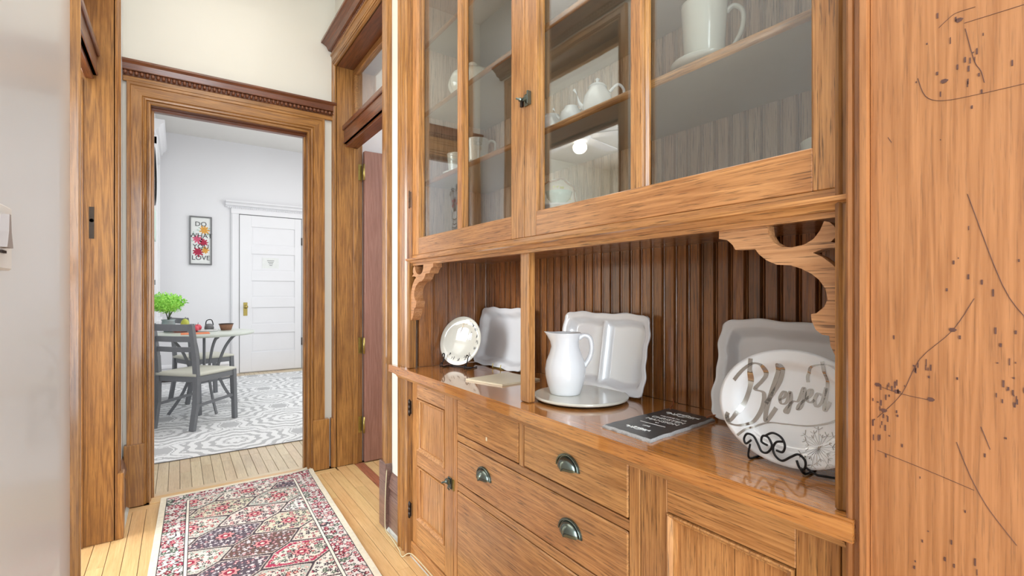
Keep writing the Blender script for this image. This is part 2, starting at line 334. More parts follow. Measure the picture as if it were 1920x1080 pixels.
# ------------------------------------------------------------------ casings
CAS = [(0, 0), (0, .012), (.004, .019), (.010, .019), (.013, .010), (.017, .010), (.021, .021), (.027, .023), (.030, .016), (.034, .016), (.038, .023), (.084, .024), (.087, .030), (.100, .030), (.102, .024), (.104, 0)]
def casing(parent, fn, a0, a1, z0, z1, w, prof, mats, hgt_scale=1, names='casing', zb=None):
    """fn(a, z, h) maps along-wall a, height z, protrusion h to world. Frame with mitred head."""
    n = len(prof); ks = w/.104
    for side in (0, 1):
        g = G(); a = (a0, a1)[side]; sg = (-1, 1)[side]; vs = []
        for o_, h in prof: vs.append(fn(a+sg*o_*ks, z0, h*hgt_scale))
        for o_, h in prof: vs.append(fn(a+sg*o_*ks, z1+o_*ks, h*hgt_scale))
        g.add(vs, [(i, (i+1) % n, (i+1) % n+n, i+n) for i in range(n)]+[tuple(range(n)), tuple(range(n, 2*n))])
        g.build(names, mats[0], parent)
    vs = [fn(a0-o_*ks, z1+o_*ks, h*hgt_scale) for o_, h in prof]+[fn(a1+o_*ks, z1+o_*ks, h*hgt_scale) for o_, h in prof]
    G().add(vs, [(i, (i+1) % n, (i+1) % n+n, i+n) for i in range(n)]+[tuple(range(n)), tuple(range(n, 2*n))]).build('head_casing', mats[1], parent)
CROWN = [(0, 0), (.012, 0), (.018, .012), (.018, .020), (.034, .024), (.044, .050), (.062, .066), (.070, .068), (.070, .084), (0, .084)]
CRB = [(0, 0), (.010, 0), (.012, .028), (.028, .030), (.030, .034), (.036, .060), (.046, .072), (.046, .082), (0, .082)]

# end doorway into dining room : door_1
D1 = empty('door_1', (.27, YE, 0), kind='structure')
fe = lambda a, z, h: (a, YE-h, z)
casing(D1, fe, -.119, .668, 0.0, 2.125, .104, CAS, ('casingZ', 'casingX'))
for a0, a1, zt in ((-.232, -.146, .325), (.696, .795, .318)):
    B(a0, a1, YE-.040, YE, 0, zt, .003).build('plinth_block', 'casingZ', D1)
g = G().prism([(h, z) for h, z in CRB], lambda u, v, t: (t, YE-u, 2.255+v), XL, .838); g.build('crown', 'crownX', D1)
g = G()
for i in range(46): g.sphere((XL+.012+i*.0233, YE-.030, 2.270), .0095, .008, .0105, 8, 6)
g.build('bead_course', 'crownX', D1, kind='stuff')
g = G(); g.box(XL, .838, YE-.022, YE, 2.227, 2.256, .004); g.build('frieze_strip', 'casingX', D1)
g = G(); g.box(-.14, -.119, YE-.008, YE+.10, 0, 2.125, .002); g.box(-.119, -.107, YE+.035, YE+.075, 0, 2.11, .002); g.build('jamb', 'casingZ', D1)
g = G(); g.box(.668, .695, YE-.008, YE+.10, 0, 2.125, .002); g.box(.656, .668, YE+.035, YE+.075, 0, 2.11, .002); g.build('jamb', 'casingZ', D1)
g = G(); g.box(-.14, .695, YE-.008, YE+.10, 2.125, 2.16, .002); g.box(-.119, .668, YE+.035, YE+.075, 2.108, 2.125, .002); g.build('head_jamb', 'crownX', D1)

# side doorways (right: door_2, left: door_3): casing, reveal, transom bar, transom sash, crown
def side_door(name, s, wall, y0, y1, sash=True, barx=.043):
    D = empty(name, (wall, (y0+y1)/2, 0), kind='structure')
    f = lambda a, z, h: (wall-s*h, a, z)
    casing(D, f, y0, y1, 0.0, 2.575, .085 if s > 0 else .06, CAS, ('casingZ', 'casingY'), hgt_scale=1 if s > 0 else .7)
    dep = .165 if s > 0 else .13
    X = lambda d: wall+s*d
    def bx(g, d0, d1, *r): a, b2 = sorted((X(d0), X(d1))); return g.box(a, b2, *r)
    for ya, yb, yi in ((y0-.02, y0, y0), (y1, y1+.02, y1)):
        sg = 1 if ya < y0 else -1
        g = G(); bx(g, -.006, dep, ya, yb, 0, 2.60, .002)
        st = sorted((yi, yi+sg*.012)); bx(g, .104, .135 if s > 0 else .125, st[0], st[1], 0, 2.06, .002)
        g.build('jamb', 'casingZ', D)
    bx(G(), -.006, dep, y0, y1, 2.575, 2.60, .002).build('head_jamb', 'crownY', D)
    g = G(); bx(g, barx, dep-.03, y0, y1, 2.085, 2.17, .002); bx(g, barx-.010, dep-.03, y0, y1, 2.17, 2.20, .004); bx(g, barx+.012, dep-.03, y0, y1, 2.066, 2.085, .003); bx(g, barx-.004, dep-.03, y0, y1, 2.085, 2.098, .003)
    g.build('transom_bar', 'crownY', D)
    if sash:
        g = G(); bx(g, .104, .138, y0, y0+.035, 2.2, 2.575, .003); bx(g, .104, .138, y1-.035, y1, 2.2, 2.575, .003); bx(g, .104, .138, y0+.035, y1-.035, 2.2, 2.235, .003); bx(g, .104, .138, y0+.035, y1-.035, 2.535, 2.575, .003)
        t = g.build('transom_sash', 'casingY', D)
        bx(G(), .119, .123, y0+.035, y1-.035, 2.235, 2.535).build('glass_pane', 'glass', t)
    g = G().prism(CROWN, lambda u, v, t: (wall-s*(u*1.25), t, 2.655+v*.9), y0-.12, min(y1+.12, YE-.001)); g.build('crown', 'crownY', D)
    g = G()
    k = 0
    while y0-.10+k*.0235 < y1+.02: g.sphere((wall-s*.026, y0-.10+k*.0235, 2.668), .007, .0095, .0095, 8, 6); k += 1
    g.build('bead_course', 'crownY', D, kind='stuff')
    return D, X
D2, X2 = side_door('door_2', 1, XR, 2.31, 3.2)
B(XR-.034, XR, 2.222, 2.308, 0, .31, .003).build('plinth_block', 'purplebase', D2)
B(XR-.034, XR, 3.204, 3.238, 0, .318, .003).build('plinth_block', 'casingZ', D2)
# open slab door in door_2
sl = B(1.012, 1.79, 3.175, 3.212, .006, 2.055, .002).build('door_slab', 'slab', D2)
for z in (.72, 1.86, .2):
    g = G(); g.lathe([(0, 0), (.007, 0), (.007, .105), (0, .105)], (1.004, 3.166, z), 10); g.box(.972, 1.002, 3.196, 3.199, z, z+.105); g.box(1.005, 1.013, 3.172, 3.176, z, z+.105); g.build('hinge', 'brass', D2)
D3, X3 = side_door('door_3', -1, XL, 1.80, 2.82, barx=.058)
B(XL, XL+.034, 2.822, 2.882, 0, .30, .003).build('plinth_block', 'casingZ', D3)
g = G(); g.box(XL-.085, XL-.068, 2.816, 2.8205, 1.36, 1.50); g.lathe([(0, 0), (.008, 0), (.006, .006), (0, .007)], (XL-.076, 2.816, 1.44), 12, 'Y'); g.build('strike_plate', 'darkmetal', D3)

# baseboards
PB = [(0, 0), (.018, 0), (.018, .15), (.012, .165), (.012, .185), (.020, .20), (.014, .235), (.004, .262), (0, .266)]
G().prism(PB, lambda u, v, t: (XR-u, t, v), 2.056, 2.221).build('baseboard_right', 'purplebase', kind='structure')
G().prism(PB, lambda u, v, t: (XL+u, t, v), 2.884, YE-.001).build('baseboard_left', 'purplebase', kind='structure')
G().prism(PB, lambda u, v, t: (XL+u, t, v), -1.4, 1.735).build('baseboard_left', 'purplebase', kind='structure')
g = G(); g.prism([(0, 0), (.012, 0), (0, .012)], lambda u, v, t: (XR-.018-u, t, v), 2.056, 2.221); g.prism([(0, 0), (.012, 0), (0, .012)], lambda u, v, t: (XL+.018+u, t, v), 2.884, YE-.04); g.prism([(0, 0), (.010, 0), (0, .010)], lambda u, v, t: (.824-u, t, v), .3, 1.95)
g.build('trim_1', 'caulk', kind='structure')
G().prism(PB, lambda u, v, t: (-.22+u, t, v*.7), 3.345, 7.69).build('baseboard_dining_left', 'whitewood', kind='structure')
G().prism(PB, lambda u, v, t: (t, 7.7-u, v*.7), -.2, .60).build('baseboard_dining_far', 'whitewood', kind='structure')

# wide scratched board beside the hutch : trim
T2 = empty('trim_2', (.8, .15, 0), kind='structure')
B(.790, .84, .03, .272, 0, 2.8, .002).build('wide_board', 'boardZ', T2)
g = G().prism([(0, 0), (.006, .006), (.012, .006), (.014, .002), (.020, .002), (.026, .012), (.036, .012), (.036, -.02), (0, -.02)], lambda u, v, t: (.790-v, .300-u*.8, t), 0, 2.8); g.build('edge_bead', 'boardZ', T2)
scr = [[(.164, 1.113), (.184, 1.073), (.216, 1.034), (.235, .986), (.262, .949)], [(.262, .993), (.235, .986), (.205, .983)], [(.262, .904), (.21, .893), (.164, .882)],
       [(.18, .936), (.170, .905), (.162, .885), (.15, .862), (.128, .831)], [(.197, 1.454), (.188, 1.461), (.18, 1.465), (.163, 1.464)], [(.173, 1.449), (.15, 1.448), (.10, 1.446)],
       [(.218, 1.398), (.21, 1.372), (.193, 1.361), (.161, 1.358), (.12, 1.357)], [(.172, 1.442), (.164, 1.40), (.158, 1.385), (.155, 1.37)], [(.17, 1.24), (.14, 1.13), (.12, 1.09)], [(.158, .96), (.150, .935)], [(.25, 1.33), (.246, 1.322)]]
g = G()
for st in scr:
    P = spline([(0.7896, y, z) for y, z in st], 4); g.tube(P, .00032, 4)
rs = random.Random(3)
for i in range(46):
    y, z = rs.uniform(.05, .255), rs.uniform(.5, 1.6); g.box(.7893, .7899, y, y+rs.uniform(.0008, .0022), z, z+rs.uniform(.001, .007))
for (cy2, cz2, n2, sy, sz) in ((.252, .935, 14, .006, .02), (.125, 1.0, 16, .010, .008), (.128, 1.045, 10, .012, .02), (.245, .99, 8, .012, .004), (.215, 1.02, 8, .008, .004), (.262, .95, 6, .003, .02), (.19, 1.40, 8, .02, .02), (.165, 1.38, 10, .008, .03), (.20, .80, 8, .03, .02), (.16, 1.15, 8, .02, .04)):
    for i in range(n2):
        y, z = cy2+rs.gauss(0, sy), cz2+rs.gauss(0, sz); g.box(.7893, .7899, y, y+rs.uniform(.0006, .0020), z, z+rs.uniform(.001, .009))
for y, z in ((.262, .994), (.240, .988), (.205, .984), (.255, .960), (.184, 1.074), (.192, 1.385), (.178, 1.455)): g.prism([(y+.0034*math.cos(k)*(1+.3*(k % 2)), z+.0028*math.sin(k)) for k in range(6)], lambda u, v, t: (t, u, v), .7893, .7899)
g.build('scratches', 'scratch', T2, kind='stuff')

# ------------------------------------------------------------------ the built-in hutch
XF, Y0, Y1, XB = .824, .300, 1.945, 1.205
BASE = empty('base_cabinet', (1.0, 1.12, 0), 'golden oak built-in base cabinet with two panelled doors and drawers under the worktop', 'cabinet')
def framed_door(parent, name, y0, y1, z0, z1, stile, rails, dep=.02, panels=True, mat='cab'):
    d = empty(name, (XF, (y0+y1)/2, z0)); d.parent = parent; d.location = Vector((XF, (y0+y1)/2, z0))-worldloc(parent)
    return d
def face(y0, y1, z0, z1, m, parent, name, x=XF, th=.02, b=.0015): return B(x, x+th, y0, y1, z0, z1, b).build(name, m, parent)
# face frame
cz = .764
face(Y0, Y1, .753, cz, 'cabY', BASE, 'face_rail'); 
for a, b2 in ((1.543, 1.569), (.706, .737)): face(a, b2, 0, .753, 'cabZ', BASE, 'face_stile')
face(Y0, .319, 0, .753, 'cabZ', BASE, 'face_stile')
face(.737, 1.543, .590, .614, 'cabY', BASE, 'face_rail', x=XF+.001); face(.737, 1.543, .412, .439, 'cabY', BASE, 'face_rail', x=XF+.001)
face(1.137, 1.160, .614, .753, 'cabZ', BASE, 'face_stile', x=XF+.001)
B(XF+.004, XB, Y0-.025, Y0, 0, cz).build('side_panel', 'cabZ', BASE); B(XF+.0, XB, Y1+.001, Y1+.02, 0, cz).build('side_panel', 'cabZ', BASE)
B(XF+.021, XF+.026, Y0, Y1, 0, cz).build('back_of_face', 'dark', BASE)  # dark sheet puts shade into the gaps around doors and drawers
G().prism([(0, 0), (.012, 0), (.012, .05), (.006, .062), (0, .062)], lambda u, v, t: (XF-u*.6, t, v), Y0, Y1).build('toe_board', 'cabY', BASE)
# corner trim, left and right (full height)
TRL = [(0, 0), (0, .030), (.008, .034), (.014, .026), (.045, .026), (.050, .032), (.060, .024), (.082, .030), (.096, .036), (.106, .030), (.109, 0)]
g = G().prism([(-a, h) for a, h in TRL], lambda u, v, t: (.832-v, 2.054+u, t), 0, 2.78); g.build('trim_3', 'casingZ', kind='structure')
g = G().prism([(0, 0), (0, .030), (.006, .034), (.010, .030), (.018, .030), (.018, 0)], lambda u, v, t: (.832-v, .319-u, t), .802, 2.78); g.build('trim_4', 'casingZ', kind='structure')
# moulded panel door: stiles, rails, beads, recessed panels as one mesh per piece
def mpanel(d, y0, y1, z0, z1, m, boards=1):
    n = 1 if boards == 1 else boards; w = (y1-y0)/n
    for i in range(n): B(XF+.012, XF+.016, y0+i*w+.0007*(n > 1), y0+(i+1)*w-.0007*(n > 1), z0, z1).build('panel', m, d)
    g = G(); P = [(.002, .004), (.002, -.0035), (.005, -.0045), (.008, -.001), (.012, .004), (.016, .006), (.017, .012), (.002, .012)]
    n = len(P)
    def ring(k):   # corners with inward offset
        q = []
        for cy, cz_, sy, sz in ((y0, z0, 1, 1), (y1, z0, -1, 1), (y1, z1, -1, -1), (y0, z1, 1, -1)):
            q.append([(XF+h, cy+sy*o_, cz_+sz*o_) for o_, h in P])
        return q
    q = ring(0); vs = sum(q, []); fs = []
    for c in range(4):
        for i in range(n): fs.append((c*n+i, c*n+(i+1) % n, ((c+1) % 4)*n+(i+1) % n, ((c+1) % 4)*n+i))
    g.add(vs, fs); g.build('panel_moulding', m, d)
def hinge(parent, y, z, h, x, mat='darkmetal', name='hinge'):
    g = G(); g.lathe([(0, -.006), (.004, -.004), (.0025, -.001), (.0058, 0), (.0058, h*.33), (.005, h*.335), (.0058, h*.34), (.0058, h*.66), (.005, h*.665), (.0058, h*.67), (.0058, h), (.0025, h+.001), (.004, h+.004), (0, h+.006)], (x, y, z), 12)
    g.box(x+.004, x+.007, y-.007, y+.007, z+.004, z+h-.004); return g.build(name, mat, parent)
dl = framed_door(BASE, 'door', 1.571, 1.943, .064, .751, .05, ())
face(1.571, 1.640, .064, .751, 'cabZ', dl, 'stile'); face(1.897, 1.943, .064, .751, 'cabZ', dl, 'stile')
for a, b2 in ((.680, .751), (.398, .458), (.064, .168)): face(1.640, 1.897, a, b2, 'cabY', dl, 'rail')
mpanel(dl, 1.640, 1.897, .458, .680, 'cabZ'); mpanel(dl, 1.640, 1.897, .168, .398, 'cabZ', 3)
hinge(dl, 1.948, .600, .062, .812); hinge(dl, 1.948, .165, .062, .812)
def latch(parent, y, z, mat='pewter'):
    g = G(); g.box(XF-.005, XF, y-.014, y+.014, z-.022, z+.018, .001); g.box(XF-.018, XF-.005, y-.010, y+.012, z-.004, z+.014, .002); g.lathe([(0, 0), (.0035, 0), (.0035, .012), (.007, .015), (.007, .02), (0, .023)], (XF-.018-.016, y+.004, z+.004), 12, 'X')
    g.tube([(XF-.010, y-.004, z-.004), (XF-.013, y-.004, z-.018), (XF-.007, y-.004, z-.026)], .0028, 6); o = g.build('latch', mat, parent)
    B(XF-.003, XF, y-.030, y-.019, z-.024, z+.016).build('latch_keeper', 'brass', parent)
latch(dl, 1.592, .425)
dr = framed_door(BASE, 'door', .321, .704, .064, .743, .066, ())
face(.321, .385, .064, .751, 'cabZ', dr, 'stile'); face(.636, .7045, .064, .751, 'cabZ', dr, 'stile')
for a, b2 in ((.672, .751), (.064, .168)): face(.385, .636, a, b2, 'cabY', dr, 'rail')
mpanel(dr, .385, .636, .168, .672, 'cabZ')
# drawers
def drawer(y0, y1, z0, z1, name='drawer'):
    d = framed_door(BASE, name, y0, y1, z0, z1, 0, ()); B(XF-.001, XF+.02, y0+.0010, y1-.0010, z0+.0012, z1-.0012, .0035).build('drawer_front', 'cabY', d); return d
def pull(parent, y, z):
    g = G(); vs = []; nu, nv = 20, 8; w, h, dp = .040, .031, .024
    for j in range(nv+1):        # hooded cup
        for i in range(nu+1):
            a = math.pi*i/nu; t = j/nv*math.pi/2; r = math.cos(t)
            vs.append((XF-.003-dp*math.sin(t)*(.55+.45*math.sin(a)**.5 if math.sin(a) > 0 else .55), y+w*math.cos(a)*(r*.62+.38*(1 if j == 0 else math.cos(t)**.3))*.86, z-.012+h*math.sin(a)*(r**.7 if r > 0 else 0)-.004*math.sin(t)))
    g.add(vs, [(j*(nu+1)+i, j*(nu+1)+i+1, (j+1)*(nu+1)+i+1, (j+1)*(nu+1)+i) for j in range(nv) for i in range(nu)], True)
    outer = [(w*1.12*math.cos(math.pi*i/nu), h*1.22*math.sin(math.pi*i/nu)) for i in range(nu+1)]
    g.prism(outer, lambda u, v, t: (t, y+u, z-.013+v), XF-.005, XF-.001)
    g.tube([(XF-.006, y+w*1.0*math.cos(math.pi*i/nu), z-.012+h*1.08*math.sin(math.pi*i/nu)) for i in range(nu+1)], .0022, 6)
    return g.build('cup_pull', 'pewter', parent)
d = drawer(1.162, 1.541, .616, .745)
g = G(); g.box(XF-.0014, XF-.0006, 1.335, 1.343, .640, .652); g.build('pull_scar', 'paper', d)
d = drawer(.7385, 1.135, .616, .743); pull(d, .940, .683)
d = drawer(.7385, 1.541, .441, .588); pull(d, 1.353, .527); pull(d, .931, .520)
d = drawer(.7385, 1.541, .064, .410, 'bin_drawer')
G().sphere((XF-.001, 1.43, .10), .001, .008, .006, 10, 6).build('knot', 'scratch', d)
face(Y0, Y1, .0, .062, 'cabY', BASE, 'bottom_rail')

# worktop
WT = empty('worktop', (.99, 1.12, .764), 'glossy orange oak worktop running the length of the hutch recess', 'worktop')
g = G(); TP = [(.779, .287), (.797, .287), (.797, .302), (XB-.002, .302), (XB-.002, Y1), (.797, Y1), (.797, 2.085), (.792, 2.10), (.779, 2.10)]; g.prism(TP, lambda u, v, t: (u, v, t), .7965, .80); g.prism([(u-(.003 if u < .79 else 0), v) for u, v in TP], lambda u, v, t: (u, v, t), .7685, .7964); g.build('top_board', 'top', WT)
G().prism([(0, 0), (.018, 0), (.026, .012), (.032, .014), (.032, .020), (0, .020)], lambda u, v, t: (.818-u, t, .7482+v), Y0+.003, 2.055).build('edge_moulding', 'cabY', WT)

# recess: beadboard back and left side, right side, post, brackets
UP = empty('hutch_upper', (1.0, 1.12, .80), 'tall oak hutch top with glazed doors above an open beadboard recess', 'cabinet')
PLW = .0425
def bead_plank(y, z0, z1, m, y1lim):
    w = PLW; y1 = min(y+w, y1lim)
    pts = [(y+.0010, .008), (y+.0026, 0), (y1-.0120, 0), (y1-.0108, .007), (y1-.0098, .007), (y1-.0086, .001), (y1-.0065, -.001), (y1-.0044, .001), (y1-.0032, .007), (y1-.0010, .008), (y1-.0010, .012), (y+.0010, .012)]
    return G().prism(pts, lambda u, v, t: (XB-.012+v, u, t), z0, z1)
y = Y0
B(XB-.0008, XB+.012, Y0, Y1+.02, .8005, 2.6).build('backing_board', 'dark', UP)  # dark colour stands in for shade inside the bead grooves
while y < Y1-.003:
    bead_plank(y, .801, 1.262, 'bead', Y1).build('bead_plank', 'beadZ', UP)
    bead_plank(y, 1.285, 2.60, 'inside', Y1).build('bead_plank', 'insideZ', UP)
    y += PLW
xx = XF+.03
for k in range(5):
    a, b2 = xx+k*.0715, min(xx+(k+1)*.0715, XB-.004)
    G().prism([(a+.0007, .003), (a+.004, 0), (b2-.012, 0), (b2-.011, .003), (b2-.007, .0005), (b2-.003, .003), (b2-.0007, .003), (b2-.0007, .014), (a+.0007, .014)], lambda u, v, t: (u, Y1+v, t), .801, 1.262).build('side_plank', 'beadZ', UP)
B(XF+.03, XB, Y1+.0005, Y1+.015, 1.262, 2.7).build('side_panel', 'insideZ', UP)
B(XF+.02, XB, Y0-.016, Y0-.0005, .801, 2.7).build('side_panel', 'beadZ', UP)
B(.800, .832, 1.922, 1.9445, .801, 1.256, .002).build('face_stile', 'casingZ', UP)
B(.832, .858, 1.123, 1.164, .801, 1.256, .003).build('post', 'cabZ', UP)
B(.832, XB, Y0, Y1, 1.256, 1.278).build('cabinet_bottom', 'beadY', UP)
LM = [(0, 0), (.016, 0), (.018, .008), (.024, .010), (.026, .014), (.034, .028), (.040, .034), (.040, .046), (.012, .052), (0, .052)]
G().prism([(u, v) for u, v in [(0, .0), (.016, 0), (.018, .010), (.025, .011), (.027, .014), (.033, .022), (.040, .025), (.042, .033), (.018, .0375), (0, .038)]], lambda u, v, t: (.833-u, t, 1.234+v*.86), .2975, 1.944).build('bottom_moulding', 'cabY', UP)
face(Y0, Y1, 1.262, 1.2795, 'cabY', UP, 'face_rail', x=XF-.0005, th=.03)
BR = [(.529, 1.234), (.44, 1.234), (.438, 1.218), (.43, 1.205), (.416, 1.196), (.4, 1.194), (.381, 1.197), (.367, 1.205), (.358, 1.217), (.352, 1.231), (.345, 1.229), (.338, 1.222), (.335, 1.213), (.336, 1.205), (.343, 1.198), (.336, 1.196), (.326, 1.187), (.334, 1.188), (.346, 1.189), (.357, 1.187), (.368, 1.183), (.355, 1.176), (.34, 1.163), (.327, 1.146), (.318, 1.128), (.3135, 1.115), (.3135, 1.004), (.317, 1.004), (.325, 1.01), (.336, 1.023), (.343, 1.038), (.345, 1.054), (.355, 1.055), (.364, 1.062), (.37, 1.076), (.371, 1.086), (.363, 1.088), (.352, 1.098), (.347, 1.11), (.35, 1.126), (.359, 1.14), (.37, 1.15), (.386, 1.159), (.402, 1.165), (.424, 1.167), (.441, 1.175), (.454, 1.186), (.461, 1.196), (.497, 1.197), (.503, 1.207), (.513, 1.216), (.529, 1.22)]
G().prism(BR, lambda u, v, t: (t, u-.009, v), .824, .846).build('scroll_bracket', 'bracket', UP)
G().prism([(2.2355-u, v) for u, v in BR], lambda u, v, t: (t, u, v), .808, .846).build('scroll_bracket', 'bracket', UP)

# upper cabinet
for z in (1.585, 1.885, 2.18):
    B(.885, XB-.014, Y0+.001, Y1, z, z+.016).build('shelf', 'insideY', UP)
    g = G(); g.lathe([(0, Y0+.001), (.0095, Y0+.001), (.0095, Y1), (0, Y1)], (.886, 0, z+.008), 14, 'Y'); g.build('shelf_edge', 'cabY', UP)
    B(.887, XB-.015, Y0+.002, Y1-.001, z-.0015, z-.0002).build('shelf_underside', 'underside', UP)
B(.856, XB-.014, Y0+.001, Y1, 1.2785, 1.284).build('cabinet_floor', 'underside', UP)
B(.832, XB, Y0, Y1, 2.60, 2.62).build('cabinet_top', 'insideY', UP)
face(Y0, Y1, 2.62, 2.76, 'cabY', UP, 'face_rail')
def udoor(y0, y1, st0, st1, mull, hing):
    z0, z1 = 1.280, 2.615
    d = framed_door(UP, 'glazed_door', y0, y1, z0, z1, 0, ())
    face(y0, y0+st0, z0, z1, 'cabZ', d, 'stile', th=.03); face(y1-st1, y1, z0, z1, 'cabZ', d, 'stile', th=.03)
    ya, yb = y0+st0, y1-st1
    face(ya, yb, z0, 1.349, 'cabY', d, 'rail', th=.03); face(ya, yb, 2.55, z1, 'cabY', d, 'rail', th=.03)
    for m in mull: 
        g = G().prism([(m[0], 0), (m[1], 0), (m[1], .030), (m[0], .030)], lambda u, v, t: (XF+.001+v, u, t), 1.349, 2.55); g.build('glazing_bar', 'cabZ', d)
    ed = [ya]+[q for m in mull for q in m]+[yb]
    for i in range(0, len(ed), 2):
        a, b2 = ed[i], ed[i+1]
        B(XF+.0245, XF+.0275, a+.0005, b2-.0005, 1.3495, 2.5495).build('glass_pane', 'glass', d)
        g = G()
        for (p, q) in ((a, 1), (b2, -1)): g.prism([(0, .004), (.004, .008), (.004, .012), (.009, .018), (.009, .0235), (0, .0235)], lambda u, v, t: (XF+v, p+q*u, t), 1.3495, 2.5495)
        for (p, q) in ((1.3495, 1), (2.5495, -1)): g.prism([(0, .014), (.004, .018), (.004, .0235), (0, .0235)], lambda u, v, t: (XF+v, t, p+q*u), a+.009, b2-.009)
        g.build('glazing_bead', 'casingZ', d)
    return d
u1 = udoor(1.133, 1.943, .066, .062, [(1.511, 1.540)], 1)
u2 = udoor(.317, 1.1305, .043, .055, [(.705, .733)], 1)
hinge(u1, 1.952, 1.480, .075, .812); hinge(u2, .3145, 1.474, .075, .812)
# cupboard catch between the doors
g = G(); g.box(XF-.004, XF, 1.100, 1.128, 1.655, 1.690, .001); g.box(XF-.013, XF-.004, 1.104, 1.126, 1.668, 1.680, .002); g.box(XF-.014, XF, 1.098, 1.103, 1.654, 1.692, .001); g.lathe([(0, 0), (.003, 0), (.003, .010), (.006, .012), (.006, .017), (0, .019)], (XF-.03, 1.130, 1.674), 12, 'X'); g.build('catch', 'pewter', u2)
B(XF-.008, XF, 1.134, 1.144, 1.658, 1.680, .001).build('catch_keeper', 'darkmetal', u1)

# thin cable along the skirting
g = G(); g.tube(spline([(.818, 2.232, .33), (.812, 2.222, .27), (.806, 2.216, .2), (.802, 2.214, .08), (.800, 2.2, .012), (.795, 2.12, .012), (.790, 2.05, .012), (.785, 1.99, .010), (.778, 1.94, .009), (.803, 1.90, .03), (.806, 1.7, .03), (.806, 1.3, .03)], 5), .0022, 6)
g.build('cable', 'cordmat', None, 'thin cream cable running down the baseboard and along the cabinet foot', 'cable')

# ------------------------------------------------------------------ things on the worktop
ZW = .8003
def tray_fn(a, b, two, off, ex, ey, ez):
    off, ex, ey, ez = map(Vector, (off, ex, ey, ez))
    def hh(u, v):
        du, dv = 1-abs(u), 1-abs(v); du *= a; dv *= b; e = min(du, dv); e = -math.log(math.exp(-du*140)+math.exp(-dv*140))/140
        h = -.028*min(1, max(0, (e-.016)/.026))**1.0
        t = min(1, max(0, (e-.016)/.026)); h = -.028*(t*t*(3-2*t)); 
        if two:
            q = abs(u*a)/.020; h = max(h, -.004-.024*min(1, q)**2 if q < 1 else -.028) if e > .03 else h
        return h+.004*math.exp(-(e/.006)**2)
    def P(u, v):
        wx = 1-.026*math.cos(v*math.pi)**2+.010*math.cos(v*math.pi*4); wy = 1-.034*math.cos(u*math.pi)**2+.012*math.cos(u*math.pi*4)
        c = max(0, abs(u)+abs(v)-1.86)*.35
        return off+ex*(a*u*wx*(1-c))+ey*(b*v*wy*(1-c))+ez*hh(u, v)
    def fn(s, t):
        u, v = s*2-1, t*2-1; e = 1e-3; p = P(u, v); n = (P(min(1, u+e), v)-P(max(-1, u-e), v)).cross(P(u, min(1, v+e))-P(u, max(-1, v-e))).normalized()
        if n.dot(ez) < 0: n = -n
        return p, n
    return fn
def tray(y0, y1, xb, xt, two, label, zt=1.056):
    h = zt-ZW; ey = Vector((xt-xb, 0, h)).normalized(); ez = Vector((-h, 0, xt-xb)).normalized(); ex = Vector((0, -1, 0)); L = math.hypot(h, xt-xb)
    c = Vector(((xb+xt)/2, (y0+y1)/2, (ZW+zt)/2))
    g = G().sheet(tray_fn((y1-y0)/2*1.0, L/2*.99, two, c, ex, ey, ez), 64, 48, .006)
    zmin = min(v[2] for v in g.v); g.v = [(v[0], v[1], v[2]-zmin+ZW) for v in g.v]
    xm = max(v[0] for v in g.v); g.v = [(v[0]-max(0, xm-(XB-.016)), v[1], v[2]) for v in g.v]
    return g.build('serving_platter', 'ceramic', None, label, 'platter', 'white scalloped platters leaning on the beadboard')
tray(.950, 1.340, 1.148, 1.187, True, 'white scalloped platter with two compartments leaning behind the pitcher')
tray(1.540, 1.925, 1.13, 1.185, False, 'white square scalloped platter leaning behind the wooden post at the recess corner')
tray(.325, .725, 1.125, 1.185, False, 'white scalloped platter leaning behind the oval lettered platter')
for y, x in ((1.70, 1.108), (1.22, 1.115)):
    g = G(); 
    for dy in (-.03, .03): g.tube(spline([(x-.012, y+dy, ZW+.022), (x-.014, y+dy, ZW+.004), (x, y+dy, ZW+.002), (x+.02, y+dy, ZW+.002)], 4), .0018, 6)
    g.tube([(x+.004, y-.03, ZW+.002), (x+.004, y+.03, ZW+.002)], .0018, 6)
    g.build('plate_easel', 'brass', None, 'small brass wire easel foot under the platter '+('behind the post' if y > 1.5 else 'with two compartments'), 'plate stand')

# pitcher on round board
cx, cy = 1.0, 1.085
LS = empty('round_platter', (cx, cy, ZW), 'round glossy white turntable board with dark underside, under the pitcher', 'platter')
G().lathe([(0, 0), (.125, 0), (.130, .002), (.130, .0055), (0, .0055)], (cx, cy, ZW), 64).build('base_disc', 'black', LS)
G().lathe([(0, .006), (.138, .006), (.142, .009), (.142, .013), (.140, .015), (.136, .0145), (0, .0145)], (cx, cy, ZW), 64).build('top_disc', 'ceramicwarm', LS)
px_, py_ = .968, 1.118; pz = ZW+.0148
PT = empty('pitcher', (px_, py_, pz), 'white ceramic pitcher with spout and loop handle standing on the round board', 'pitcher')
prof = [(0, 0), (.044, 0), (.046, .002), (.0475, .008), (.055, .030), (.0605, .055), (.0615, .075), (.057, .100), (.048, .123), (.0415, .142), (.0405, .158), (.044, .174), (.047, .182), (.0475, .184), (.045, .1845), (.038, .158), (.0385, .142), (.045, .122), (.054, .10), (.0585, .075), (.057, .055), (.050, .03), (.040, .010), (0, .008)]
g = G().lathe([(r*1.0, h) for r, h in prof], (0, 0, 0), 48); vs = []
sp = Vector((-.8232, .5678, 0))      # spout direction (towards the left of the view)
for v in g.v:
    v = Vector(v); r = math.hypot(v.x, v.y); c = (v.x*sp.x+v.y*sp.y)/r if r > .02 else 0
    k = max(0, c)**10*max(0, (v.z-.135)/.05)**1.3; v = v+sp*(.018*k)+Vector((0, 0, .004*k)); vs.append((v.x+px_, v.y+py_, v.z+pz))
